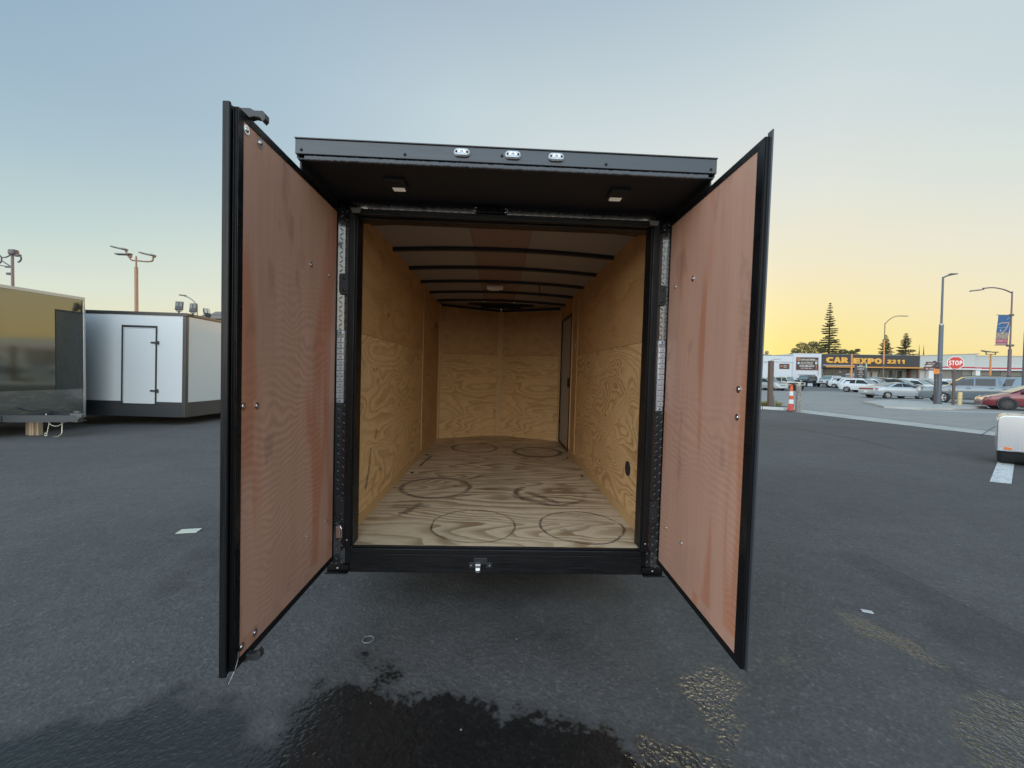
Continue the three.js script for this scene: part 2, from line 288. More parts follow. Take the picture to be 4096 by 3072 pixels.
// red-brown lauan veneer of the doors: faint vertical grain, ripple figure across it
const lauan = (sd, amp) => tex(512, 1024, (px, py, c) => {
  const x = px / 512 * 0.9, y = py / 1024 * 2.1, wv = 0.02 * (fbm(x * 5, y * 1.2, sd, 3) - 0.5);
  const gr = 0.11 * (fbm((x + wv) * 40, y * 0.8, sd + 1, 3) - 0.5) + 0.07 * (vn((x + wv) * 260, y * 5, sd + 2) - 0.5);
  const zone = sstep(0.35, 0.65, fbm(x * 2.2 + 3, y * 1.4, sd + 3, 2)) * sstep(1.75, 1.2, y);
  const rip = amp * zone * Math.sin((y + 0.22 * fbm(x * 3, y * 3, sd + 4, 3) + 0.03 * fbm(x * 14, y * 9, sd + 11, 2) + x * 0.12) * 190) * (0.4 + fbm(x * 12, y * 5, sd + 5, 2));
  const red = sstep(0.52, 0.72, fbm((x + wv) * 9 + 1, y * 1.1 + 4, sd + 6, 3));
  const fig = 0.26 * (fbm((x + wv) * 4, y * 0.7, sd + 7, 3) - 0.5), t = 1 + gr + rip + fig + 0.06 * (vn(px, py, sd + 8) - 0.5);
  const old = sstep(0.66, 0.80, fbm(x * 9 + 20, y * 4, sd + 9, 4)) * 0.18;
  c[0] = mix(0.57, 0.53, red) * t * (1 - old); c[1] = mix(0.325, 0.235, red) * t * (1 - old); c[2] = mix(0.235, 0.145, red) * t * (1 - old);
}, true, [1 / 0.9, 1 / 2.1]);
M.lauanLeft = wood(lauan(301, 0.085), 0.45); M.lauanRight = wood(lauan(341, 0.075), 0.45);
M.ceilSide = mat([0.34, 0.30, 0.275], 0.8); M.ceilMid = mat([0.30, 0.20, 0.165], 0.8);

// ---------------------------------------------------------------- the cargo trailer (own axes: origin at the middle of the sill, +z towards the viewer)
const T = thing('cargo_trailer', 'black enclosed cargo trailer with both rear doors swung open on a bare plywood interior', 'trailer', [-0.074, 0.4329, -2.4743]);
T.rotation.set(0.01009, 0.03665, -0.01452, 'YXZ');
const tp = (n, g, m, p = T) => part(n, g, m, p);
const IW = 0.966, L0 = -3.875, LV = -4.347, CH = 2.118;
// floor, u across and v inwards in metres
tp('floor', ext([[-IW, 0.005], [IW, 0.005], [IW, 3.875], [0, 4.347], [-IW, 3.875]], 0.019).rotateX(-Math.PI / 2).translate(0, -0.019, 0), M.plyFloor);
{ const g = T.children[0].geometry, uv = g.attributes.uv; for (let i = 0; i < uv.count; i++) uv.setX(i, uv.getX(i) + 0.97); }
// wall sheets: rectangle in (depth, height) on one side wall
function wallPanel(side, d0, d1, y0, y1, m, th = 0.01) {
  const g = ext([[d0 + 0.0015, y0 + 0.0015], [d1 - 0.0015, y0 + 0.0015], [d1 - 0.0015, y1 - 0.0015], [d0 + 0.0015, y1 - 0.0015]], th);   // x depth, y up, z thickness
  g.rotateY(Math.PI / 2);                                            // depth to -z, thickness to +x
  g.translate(side < 0 ? -IW - th : IW, 0, 0);
  return tp('wall_panel', g, m);
}
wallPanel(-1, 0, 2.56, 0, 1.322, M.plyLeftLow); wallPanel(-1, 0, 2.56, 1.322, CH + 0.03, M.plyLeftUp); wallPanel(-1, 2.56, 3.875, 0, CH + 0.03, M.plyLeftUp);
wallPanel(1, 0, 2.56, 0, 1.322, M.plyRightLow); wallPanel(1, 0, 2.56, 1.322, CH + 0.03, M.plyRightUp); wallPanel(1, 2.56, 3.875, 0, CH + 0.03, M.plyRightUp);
// the two leaves of the V nose, a lower and an upper sheet each
const VL = Math.hypot(IW, 0.472), VA = Math.atan2(0.472, IW);
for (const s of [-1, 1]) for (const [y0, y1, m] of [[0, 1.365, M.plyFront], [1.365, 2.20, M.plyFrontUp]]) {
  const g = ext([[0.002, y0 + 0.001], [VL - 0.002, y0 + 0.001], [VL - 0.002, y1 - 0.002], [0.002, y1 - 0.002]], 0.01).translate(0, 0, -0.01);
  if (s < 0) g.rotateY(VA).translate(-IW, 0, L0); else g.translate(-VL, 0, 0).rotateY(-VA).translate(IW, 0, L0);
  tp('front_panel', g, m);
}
tp('batten', b2(-0.045, 0, LV + 0.004, 0.045, CH, LV + 0.040, 0.003), M.batten);
for (const s of [-1, 1]) {
  tp('batten', b2(s * IW, 0.002, L0 - 0.014, s * (IW - 0.03), CH, L0 + 0.035, 0.003), M.batten);
  tp('batten', b2(s * IW, 0.07, -2.575, s * (IW - 0.008), CH, -2.540, 0.002), M.batten);
  tp('baseboard', b2(s * (IW + 0.001), 0.0, -3.86, s * (IW - 0.007), 0.072, -0.02, 0.002), M.batten);
}
tp('batten', b2(IW, 0.07, -2.93, IW - 0.012, CH, -2.89, 0.002), M.batten);
// side door in the right wall
{
  const dm = mat([0.42, 0.39, 0.36], 0.5), z0 = -2.975, z1 = -3.72, x = IW;
  const d = tp('side_door', b2(x + 0.002, 0.05, z0, x - 0.006, 1.88, z1), dm);
  tp('frame', [b2(x, 0.02, z0 + 0.03, x - 0.022, 0.055, z1 - 0.02), b2(x, 1.875, z0 + 0.03, x - 0.022, 1.905, z1 - 0.02), b2(x, 0.055, z1 + 0.008, x - 0.022, 1.875, z1 - 0.02), b2(x, 0.055, z0 + 0.03, x - 0.018, 1.875, z0 + 0.008)], M.blackSatin, d);
  tp('latch', b2(x - 0.006, 0.90, z0 - 0.04, x - 0.03, 1.03, z0 - 0.09, 0.006), M.blackSatin, d);
  for (const y of [0.35, 1.0, 1.6]) tp('hinge', b2(x - 0.006, y - 0.03, z1 + 0.005, x - 0.026, y + 0.03, z1 + 0.03, 0.004), M.blackSatin, d);
}
tp('sticker', b2(IW, 1.42, -2.70, IW - 0.002, 1.48, -2.735), M.whitePlastic);
tp('vent', new THREE.CylinderGeometry(0.055, 0.055, 0.006, 28).rotateZ(Math.PI / 2).translate(IW - 0.002, 0.391, -0.485), M.rubber);
tp('vent', b2(-IW, 1.705, -3.50, -IW + 0.006, 1.775, -3.545, 0.002), M.rubber);
// bowed ceiling sheets and roof bows
const arc = x => CH + 0.034 * (1 - (x / IW) ** 2) - 0.012;
function arcSheet(x0, x1, z0, z1, lift, th) {
  const p = [], n = 14;
  for (let i = 0; i <= n; i++) { const x = mix(x0, x1, i / n); p.push([x, arc(x) + lift]); }
  for (let i = n; i >= 0; i--) { const x = mix(x0, x1, i / n); p.push([x, arc(x) + lift + th]); }
  return ext(p, z0 - z1).translate(0, 0, z1);
}
for (const [a, b, m] of [[-IW, -0.27, M.ceilSide], [-0.267, 0.20, M.ceilMid], [0.203, IW, M.ceilSide]]) tp('ceiling_panel', arcSheet(a, b, 0.0, -4.36, 0.030, 0.006), m);
for (let i = 0; i < 7; i++) tp('roof_bow', arcSheet(-IW + 0.002, IW - 0.002, -0.42 - i * 0.628, -0.465 - i * 0.628, 0, 0.029), M.under);
for (const s of [-1, 1]) tp('roof_bow', bx(VL, 0.035, 0.03).translate(0, 0, 0.016).rotateY(-s * VA).translate(s * IW / 2, CH - 0.01, (L0 + LV) / 2), M.under);
{ const d = tp('dome_light', rb(0.20, 0.035, 0.12, -0.092, 2.108, -2.45, 0.012), M.whitePlastic); tp('lens', rb(0.13, 0.02, 0.09, -0.107, 2.088, -2.45, 0.008), mat([0.85, 0.84, 0.82], 0.25), d); }
tp('wire', tube([[0.44, 2.13, -2.34], [0.45, 2.09, -2.40], [0.465, 2.07, -2.5], [0.468, 2.03, -2.52]], 0.006), M.rubber);
// outer skin, roof, chassis
for (const s of [-1, 1]) { tp('outer_wall', b2(s * 1.03, -0.05, -0.08, s * 1.018, 2.17, L0), M.black); tp('corner_rail', b2(s * 1.032, -0.05, L0 + 0.03, s * 0.976, 2.18, L0 - 0.06), M.black); }
for (const s of [-1, 1]) tp('outer_wall', bx(VL + 0.08, 2.19, 0.012).translate(0, 1.045, 0).rotateY(-s * VA).translate(s * IW / 2, 0, (L0 + LV) / 2 - 0.05), M.black);
tp('roof', [arcSheet(-1.035, 1.035, 0.0, L0, 0.062, 0.01), ext([[-1.03, 3.875], [1.03, 3.875], [0, 4.43]], 0.01).rotateX(-Math.PI / 2).translate(0, 2.16, 0)], M.black);
tp('chassis', [b2(-0.95, -0.16, -0.12, -0.85, -0.03, L0), b2(0.95, -0.16, -0.12, 0.85, -0.03, L0), ...[0.7, 1.3, 1.9, 2.5, 3.1, 3.7].map(z => b2(-0.85, -0.12, -z, 0.85, -0.03, -z - 0.06)), b2(-0.96, -0.03, -0.1, 0.96, -0.020, L0)], M.blackSatin);
tp('tongue', [tube([[-0.85, -0.08, -3.7], [0, -0.08, -5.5]], 0.05, 2), tube([[0.85, -0.08, -3.7], [0, -0.08, -5.5]], 0.05, 2), cyl(0.04, 0.04, 0.5, 0, -0.42, -5.3)], M.blackSatin);
for (const z of [-1.75, -2.65]) {
  tp('axle', new THREE.CylinderGeometry(0.04, 0.04, 1.7, 12).rotateZ(Math.PI / 2).translate(0, -0.215, z), M.blackSatin);
  for (const s of [-1, 1]) { const w = tp('wheel', new THREE.TorusGeometry(0.16, 0.06, 10, 28).rotateY(Math.PI / 2).scale(1.4, 1, 1).translate(s * 0.90, -0.215, z), M.rubber); tp('rim', new THREE.CylinderGeometry(0.13, 0.13, 0.14, 20).rotateZ(Math.PI / 2).translate(s * 0.90, -0.215, z), M.steel, w); }
}
// tread plate lugs: short raised bars in two crossed directions, joined into one mesh
const lugShape = (() => { const g = new THREE.SphereGeometry(1, 8, 5); g.scale(0.0135, 0.0035, 0.0022); return g; })();
function lugs(x0, x1, y0, y1, z) {
  const l = [], p = 0.027;
  for (let j = 0, y = y0 + 0.012; y < y1 - 0.008; y += p, j++) for (let i = 0, x = x0 + 0.012 + (j % 2) * 0; x < x1 - 0.008; x += p, i++) {
    const g = lugShape.clone(); g.rotateZ(((i + j) % 2 ? 1 : -1) * Math.PI / 4); g.translate(x, y, z); l.push(g);
  }
  return merge(l);
}
// rear frame
for (const s of [-1, 1]) {
  tp('corner_post', b2(s * 1.028, -0.13, -0.09, s * 0.905, 2.10, -0.001), M.blackSatin);
  const fold = g => g.translate(-s * 0.966, 0, 0).rotateY(-s * 0.20).translate(s * 0.966, 0, 0);
  const pl = tp('tread_plate', [b2(s * 0.966, -0.125, 0, s * 0.938, 2.03, 0.004), fold(b2(s * 1.026, -0.125, 0, s * 0.966, 2.03, 0.004))], M.blackPlate);
  const lx = (a, b) => s > 0 ? lugs(a, b, -0.125, 2.03, 0.0045) : lugs(-b, -a, -0.125, 2.03, 0.0045);
  const lg = tp('tread_lugs', [lx(0.932, 0.970), fold(lx(0.962, 1.026))], M.blackPlate, pl); lg.userData.kind = 'stuff';
  tp('door_jamb', [b2(s * 0.938, -0.01, 0, s * 0.898, 2.035, 0.030, 0.004), b2(s * 0.9, -0.005, -0.085, s * 0.890, 2.03, 0.012)], M.black);
  tp('hinge_post', new THREE.CylinderGeometry(0.008, 0.008, 2.1, 10).translate(s * 1.012, 0.98, 0.02), M.blackSatin);
  const ft = tp('corner_foot', [b2(s * 1.045, -0.160, 0.0, s * 0.908, -0.152, 0.05, 0.002), b2(s * 1.04, -0.152, 0.0, s * 0.91, -0.118, 0.022, 0.004)], M.blackSatin);
  tp('bolt', new THREE.SphereGeometry(0.007, 10, 6).scale(1, 1, 0.5).translate(s * 0.975, -0.137, 0.022), M.steel, ft);
  tp('rivet', new THREE.SphereGeometry(0.006, 8, 6).scale(1, 1, 0.5).translate(s * 0.92, 0.04, 0.030), M.steel);
  // hinge straps
  for (const [y0, y1, w] of [[1.528, 1.648, 0.056], [0.172, 0.300, 0.055]]) {
    const cx = s * 0.964, h = (y1 - y0), pts = [[-w / 2 + 0.008, -h / 2], [w / 2 - 0.008, -h / 2], [w / 2, -h / 2 + 0.02], [w / 2, h / 2 - 0.008], [w / 2 - 0.008, h / 2], [-w / 2 + 0.008, h / 2], [-w / 2, h / 2 - 0.008], [-w / 2, -h / 2 + 0.02]];
    const hp = tp('hinge_plate', ext(pts, 0.008, 0.003).translate(cx, (y0 + y1) / 2, 0.008), M.hinge);
    for (const dy of [-1, 1]) tp('bolt', new THREE.SphereGeometry(0.011, 12, 8).scale(1, 1, 0.6).translate(cx + 0.003, (y0 + y1) / 2 + dy * (h / 2 - 0.024), 0.02), M.hinge, hp);
  }
  // vertical light bars with clear segmented lenses
  const cx = s * 0.979, lb = tp('tail_light', rb(0.046, 0.44, 0.020, cx, 1.092, 0.010, 0.004), mat([0.35, 0.36, 0.37], 0.3, 0.6));
  for (let i = 0; i < 11; i++) {
    const y = 0.917 + i * 0.0335; tp('lens', rb(0.040, 0.0315, 0.012, cx, y, 0.022, 0.004), M.lens, lb);
    tp('diode', new THREE.SphereGeometry(0.0042, 8, 6).translate(cx + 0.004, y, 0.0275), mat([0.12, 0.12, 0.13], 0.3), lb);
  }
  for (const y of [0.886, 1.298]) { tp('end_cap', rb(0.036, 0.026, 0.012, cx, y, 0.018, 0.006), mat([0.5, 0.55, 0.62], 0.2, 0.5), lb); tp('screw', new THREE.SphereGeometry(0.005, 8, 6).translate(cx, y, 0.0245), M.rubber, lb); }
}
// chrome keeper on the left post
tp('door_holder', [tube([[-0.998, 0.128, 0.012], [-0.962, 0.128, 0.03], [-0.952, 0.112, 0.034], [-0.952, 0.055, 0.034], [-0.962, 0.038, 0.03], [-0.99, 0.034, 0.012]], 0.0045, 30), rb(0.034, 0.075, 0.014, -0.978, 0.082, 0.012, 0.006)], M.chrome);
// header above the opening
{
  const lean = g => g.translate(0, -2.088, 0).rotateX(0.15).translate(0, 2.088, 0);     // the plate leans in at its foot
  const pl = tp('tread_plate', lean(b2(-0.938, 2.03, -0.004, 0.938, 2.088, 0.002)), M.blackPlate);
  const lg = tp('tread_lugs', lean(lugs(-0.93, 0.93, 2.03, 2.086, 0.0025)), M.blackPlate, pl); lg.userData.kind = 'stuff';
  tp('door_header', [b2(-0.898, 1.998, 0, 0.898, 2.034, 0.030, 0.004), b2(-0.9, 1.99, -0.10, 0.9, 2.10, -0.012)], M.black);
  const lt = tp('latch_housing', rb(0.17, 0.042, 0.03, -0.10, 2.058, 0.016, 0.005), M.blackSatin);
  for (const x of [-0.19, -0.012]) tp('keeper', new THREE.TorusGeometry(0.011, 0.004, 8, 14).translate(x, 2.062, 0.018), M.chrome, lt);
  for (const s of [-1, 1]) tp('header_bracket', ext([[-0.03, 0], [0.03, 0], [0.022, 0.028], [-0.022, 0.028]].map(p => [p[0], -p[1]]), 0.004, 0.001).translate(s * 0.895, 2.034, 0.032), mat([0.14, 0.14, 0.13], 0.5, 0.3));
}
// rear beam, sill lip and pull latch
tp('rear_beam', [b2(-0.908, -0.166, -0.10, 0.908, -0.048, 0.012, 0.005)], M.black);
tp('sill', [b2(-0.90, -0.046, -0.06, 0.90, -0.012, 0.022, 0.006), b2(-0.898, -0.012, -0.03, 0.898, -0.001, 0.010, 0.002)], M.black);
{
  const lp = tp('latch_plate', [b2(-0.176, -0.130, 0.012, -0.14, -0.094, 0.020, 0.003), b2(-0.070, -0.130, 0.012, -0.033, -0.094, 0.020, 0.003), b2(-0.148, -0.108, 0.010, -0.062, -0.066, 0.018, 0.003)], M.hinge);
  tp('catch', [rb(0.036, 0.050, 0.02, -0.120, -0.125, 0.024, 0.004), rb(0.026, 0.02, 0.03, -0.120, -0.138, 0.03, 0.004)], M.chrome, lp);
  for (const x of [-0.163, -0.048]) tp('bolt', new THREE.SphereGeometry(0.006, 8, 6).translate(x, -0.112, 0.021), M.steel, lp);
}
// spoiler over the doors
const sp = tp('spoiler', [b2(-1.030, 2.106, 0.462, 1.030, 2.176, 0.480, 0.003)], M.fascia);
tp('cheek', [-1, 1].map(s => b2(s * 1.018, 2.044, 0.001, s * 1.026, 2.087, 0.44)), M.under, sp);
tp('underside', [b2(-1.025, 2.088, 0.0, 1.025, 2.096, 0.462), ext([[0, 2.097], [0.462, 2.097], [0.462, 2.166], [0, 2.19]], 0.01).rotateY(-Math.PI / 2).translate(-1.02, 0, 0), ext([[0, 2.097], [0.462, 2.097], [0.462, 2.166], [0, 2.19]], 0.01).rotateY(-Math.PI / 2).translate(1.03, 0, 0)], M.under, sp);
tp('top_sheet', ext([[-0.01, 2.19], [0.462, 2.166], [0.462, 2.172], [-0.01, 2.197]], 2.05).rotateY(-Math.PI / 2).translate(1.025, 0, 0), M.black, sp);
tp('drip_cap', b2(-1.032, 2.1765, 0.455, 1.032, 2.182, 0.486, 0.002), M.cap, sp);
tp('weld_strip', merge(Array.from({ length: 180 }, (_, i) => rb(0.022, 0.020 + 0.003 * hash(i, 3, 3), 0.016 + 0.003 * hash(i, 5, 3), -0.978 + i * 0.01095, 2.0905 + 0.002 * (hash(i, 7, 3) - 0.5), 0.470, 0.006, 1))), mat([0.075, 0.08, 0.09], 0.6), sp);
for (const x of [-1.0, -0.508, -0.040, 0.473, 1.0]) tp('rivet', new THREE.SphereGeometry(0.0075, 10, 8).scale(1, 1, 0.6).translate(x, x === -0.040 ? 2.141 : 2.125, 0.481), M.rubber, sp);
for (const x of [-0.234, 0.013, 0.225]) {
  const pill = (w, h, d, z) => { const s = new THREE.Shape(), r = h / 2; s.absarc(w / 2 - r, 0, r, -Math.PI / 2, Math.PI / 2); s.absarc(-w / 2 + r, 0, r, Math.PI / 2, Math.PI * 1.5); return new THREE.ExtrudeGeometry(s, { depth: d, bevelEnabled: true, bevelSize: 0.002, bevelThickness: 0.002, bevelSegments: 2 }).translate(x, 2.145, z); };
  const m = tp('marker_light', pill(0.074, 0.035, 0.008, 0.480), mat([0.30, 0.32, 0.34], 0.25, 0.4), T);
  tp('lens', pill(0.066, 0.027, 0.004, 0.489), pmat([0.42, 0.44, 0.46], 0.1, 0.2, { clearcoat: 1 }), m);
  for (const s of [-1, 1]) { tp('reflector', bx(0.007, 0.018, 0.004).rotateZ(s * 0.5).translate(x + s * 0.012, 2.147, 0.4955), mat([0.85, 0.86, 0.88], 0.2, 0.3), m); tp('screw', new THREE.CylinderGeometry(0.005, 0.005, 0.004, 10).rotateX(Math.PI / 2).translate(x + s * 0.026, 2.145, 0.4955), M.rubber, m); }
  tp('diode', new THREE.SphereGeometry(0.0055, 10, 8).translate(x, 2.151, 0.495), mat([0.9, 0.9, 0.92], 0.2), m);
}
for (const x of [-0.600, 0.600]) {
  const l = tp('loading_light', [rb(0.105, 0.022, 0.085, x, 2.080, 0.285, 0.004), rb(0.105, 0.012, 0.05, x, 2.084, 0.225, 0.003)], M.under);
  tp('lens', rb(0.064, 0.010, 0.046, x, 2.076, 0.216, 0.003), mat([0.85, 0.80, 0.72], 0.4, 0, { emissive: new THREE.Color().setRGB(0.16, 0.145, 0.12) }), l);
}
// ---------------------------------------------------------------- rear doors, each a part hinged on the post (own axes: hinge line at x 0, z 0; opened 90 degrees)
function rearDoor(s, turn, woodMat, z1, z2, bolts) {
  const yb = -0.060, yt = 2.008;
  const d = tp('rear_door', b2(s * 0.0065, yb - 0.028, -0.011, s * (s > 0 ? 0.024 : 0.036), yt + 0.028, z2 - 0.010, 0.004), M.black);
  d.position.set(s * 1.007, 0, 0.03); d.rotation.y = turn;
  const g = ext([[0, yb], [z1, yb], [z1, yt], [0, yt]], 0.006).rotateY(-Math.PI / 2);   // x to +z, thickness to -x
  if (s > 0) g.translate(0.006, 0, 0);
  tp('wood_panel', g, woodMat, d);
  tp('inner_frame', [
    ext([[z1 - 0.002, yb - 0.002], [z2, yb - 0.03], [z2, yt + 0.03], [z1 - 0.002, yt + 0.002]], 0.016).rotateY(-Math.PI / 2).translate(s > 0 ? 0.013 : 0.003, 0, 0),
    ext([[-0.012, yt], [z1, yt], [z2 - 0.002, yt + 0.03], [-0.012, yt + 0.03]], 0.016).rotateY(-Math.PI / 2).translate(s > 0 ? 0.0125 : 0.0035, 0, 0),
    ext([[-0.012, yb], [-0.012, yb - 0.03], [z2 - 0.002, yb - 0.03], [z1, yb]], 0.016).rotateY(-Math.PI / 2).translate(s > 0 ? 0.0125 : 0.0035, 0, 0),
    b2(-s * 0.0025, yb, -0.012, s * 0.03, yt, 0.001)], M.black, d);
  if (s < 0) {
    tp('end_channel', [b2(-0.001, yb - 0.028, z2, -0.010, yt + 0.028, z2 + 0.003), b2(-0.0085, yb - 0.028, z2 - 0.01, -0.013, yt + 0.027, z2 + 0.008, 0.002)], M.blackSatin, d);
    tp('overlap_flange', [b2(-0.0135, yb - 0.04, z2 + 0.012, -0.041, yt + 0.036, z2 + 0.024, 0.004), b2(-0.022, yb - 0.04, z2 - 0.02, -0.040, yt + 0.035, z2 + 0.0125)], M.black, d);
    for (const [y, dn] of [[yt + 0.03, 1], [yb - 0.045, -1]]) {
      const c = ext([[0, 0], [0.035, 0], [0.05, -0.008], [0.082, -0.008], [0.092, -0.018], [0.092, -0.035], [0.085, -0.044], [0.075, -0.03], [0.05, -0.026], [0.03, -0.032], [0, -0.032]].map(p => [p[0], dn * p[1] + (dn > 0 ? 0.038 : 0.0)]), 0.022, 0.003);
      tp('cam_lock', c.translate(-0.036, y, z2 - 0.095), mat([0.05, 0.05, 0.05], 0.5, 0.3), d);
    }
    tp('lock_bar', cyl(0.011, 0.011, yt - yb + 0.05, -0.050, yb - 0.03, z2 - 0.085, 10), M.blackSatin, d);
    tp('cable_tie', tube([[0.003, yb + 0.03, z1 + 0.004], [0.004, yb - 0.005, z1 + 0.012], [0.0, yb - 0.04, z1 + 0.03], [-0.01, yb - 0.07, z1 + 0.04]], 0.0016, 12, 6), M.steel, d);
  } else {
    tp('end_channel', [b2(0.000, yb - 0.028, z2, 0.012, yt + 0.028, z2 + 0.004)], M.black, d);
    tp('overlap_flange', [b2(0.0125, yb - 0.035, z2 - 0.012, 0.019, yt + 0.05, z2 + 0.020, 0.003)], M.fascia, d);
  }
  for (const [y, z, r] of bolts) {
    const zz = z - 0.03, b = tp('bolt', new THREE.SphereGeometry(r * 0.62, 14, 10, 0, Math.PI * 2, 0, Math.PI / 2).rotateZ(s * Math.PI / 2).scale(0.55, 1, 1).translate(-s * 0.003, y, zz), M.chrome, d);
    tp('washer', new THREE.CylinderGeometry(r, r * 1.04, 0.0035, 22).rotateZ(Math.PI / 2).translate(-s * 0.0018, y, zz), M.chrome, d);
  }
  return d;
}
rearDoor(-1, -0.0081, M.lauanLeft, 0.867, 0.895, [[1.982, 0.877, 0.017], [1.980, 0.792, 0.017], [1.614, 0.348, 0.013], [1.612, 0.126, 0.012], [0.929, 0.883, 0.014], [0.923, 0.797, 0.014], [0.194, 0.348, 0.011], [0.191, 0.123, 0.009], [-0.023, 0.796, 0.015], [-0.023, 0.881, 0.015]]);
rearDoor(1, -0.0197, M.lauanRight, 0.836, 0.880, [[1.618, 0.343, 0.014], [1.619, 0.124, 0.012], [1.045, 0.807, 0.015], [0.926, 0.806, 0.014], [0.182, 0.124, 0.009], [0.180, 0.334, 0.011]]);

// ================================================================ left side of the lot
M.whiteSkin = mat([0.64, 0.655, 0.655], 0.35, 0, { roughnessMap: null });
M.trimBlack = mat([0.028, 0.029, 0.031], 0.5);
M.skirt = mat([0.035, 0.037, 0.040], 0.6);
{
  // white box trailer: origin at its near right corner on the ground, body runs to -x and -z
  const t = thing('box_trailer', 'white enclosed trailer with black trim, black skirt and a closed side door', 'trailer', [-9.0, 0, -11.0]);
  t.rotation.set(0, 0.03, -0.017, 'YXZ');
  const Lx = 5.2, Lz = 5.6, y0 = 0.22, ys = 0.63, y1 = 3.07;
  part('side_wall', b2(-Lx, ys, -0.01, -0.09, y1 - 0.07, -0.06), M.whiteSkin, t);
  part('end_wall', b2(-0.01, ys, -0.09, -0.06, y1 - 0.07, -Lz), M.whiteSkin, t);
  part('back_wall', [b2(-Lx, y0, -Lz, 0, y1, -Lz - 0.05), b2(-Lx - 0.05, y0, 0, -Lx, y1, -Lz)], M.whiteSkin, t);
  part('skirt', [b2(-Lx, y0, 0, 0, ys, -0.05), b2(0, y0, -0.05, -0.05, ys, -Lz)], M.skirt, t);
  part('roof', [b2(-Lx, y1 - 0.02, -0.02, -0.02, y1 + 0.02, -Lz)], M.trimBlack, t);
  part('top_trim', [b2(-Lx, y1 - 0.07, 0.012, 0.012, y1 + 0.012, -0.06, 0.006), b2(-0.06, y1 - 0.06, -0.06, 0.014, y1 + 0.010, -Lz, 0.006)], mat([0.05, 0.048, 0.045], 0.32, 0.3), t);
  part('corner_trim', [b2(-0.10, y0, 0.008, 0.008, y1 - 0.07, -0.10, 0.02)], mat([0.06, 0.058, 0.055], 0.35, 0.2), t);
  part('floor_frame', b2(-Lx, y0 - 0.02, -0.05, -0.05, y0 + 0.05, -Lz), M.blackSatin, t);
  for (const z of [-2.2, -3.1]) for (const s of [-0.25, -Lx + 0.2]) { const w = part('wheel', new THREE.TorusGeometry(0.24, 0.09, 10, 26).rotateY(Math.PI / 2).translate(s - 0.05, 0.33, z), M.rubber, t); part('rim', new THREE.CylinderGeometry(0.18, 0.18, 0.12, 18).rotateZ(Math.PI / 2).translate(s - 0.05, 0.33, z), M.steel, w); }
  // door
  const xa = -1.72, xb = -0.78, d = part('door', b2(xa + 0.05, 0.57, 0.004, xb - 0.04, 2.645, -0.03, 0.006), M.whiteSkin, t);
  part('frame', [b2(xa, 0.54, 0.012, xa + 0.032, 2.71, -0.02, 0.004), b2(xb - 0.035, 0.54, 0.012, xb, 2.71, -0.02, 0.004), b2(xa + 0.032, 2.655, 0.012, xb - 0.035, 2.71, -0.02, 0.004), b2(xa + 0.032, 0.54, 0.006, xb - 0.035, 0.562, -0.02)], M.trimBlack, d);
  part('seam', [b2(xa + 0.066, 0.58, 0.0045, xa + 0.072, 2.63, 0.003), b2(xa + 0.066, 2.624, 0.0045, xb - 0.056, 2.63, 0.003)], M.trimBlack, d);
  for (const y of [0.93, 2.25]) part('hinge', [b2(xb - 0.15, y - 0.025, 0.004, xb + 0.06, y + 0.025, 0.03, 0.006), b2(xb + 0.02, y - 0.05, 0.0, xb + 0.05, y + 0.05, 0.035, 0.006)], M.trimBlack, d);
}
// flood lights on the roof edge
function floodLight(label, x, y, z, yaw, tilt, sunsetTint) {
  const t = thing('flood_light', label, 'flood light', [x, y, z], yaw, 'flood lights on the white trailer roof');
  const h = new THREE.Group(); h.name = 'head'; h.position.y = 0.10; h.rotation.x = tilt; t.add(h);
  const body = part('housing', [rb(0.19, 0.25, 0.035, 0, 0.14, 0, 0.012), ...[-0.07, -0.035, 0, 0.035, 0.07].map(v => b2(v - 0.006, 0.05, -0.02, v + 0.006, 0.23, -0.05))], mat([0.07, 0.07, 0.07], 0.5), h);
  for (const s of [-1, 1]) part('lens', rb(0.062, 0.13, 0.012, s * 0.045, 0.185, 0.018, 0.004), mat(sunsetTint ? [0.80, 0.74, 0.62] : [0.12, 0.125, 0.11], sunsetTint ? 0.3 : 0.2, sunsetTint ? 0.95 : 0.1), h);  // mirror lens colour warmed to carry the reflected sunset
  part('driver_box', rb(0.18, 0.08, 0.03, 0, 0.065, 0.012, 0.006), mat([0.045, 0.046, 0.05], 0.5), h);
  part('bracket', [cyl(0.02, 0.02, 0.10, 0, 0, 0, 10), b2(-0.06, 0.08, -0.012, 0.06, 0.105, 0.012)], M.trimBlack, t);
  return body;
}
floodLight('grey flood light on a short stem, leftmost on the white trailer roof', -9.28, 3.07, -11.15, 0.25, -0.15, 0);
floodLight('grey flood light above the corner of the white trailer roof', -8.93, 3.03, -11.2, 0.1, -0.12, 0);
floodLight('tilted flood light with mirror lenses tinted as reflecting the sunset farther along the white trailer roof', -9.12, 3.02, -12.0, 1.35, -0.25, 1);
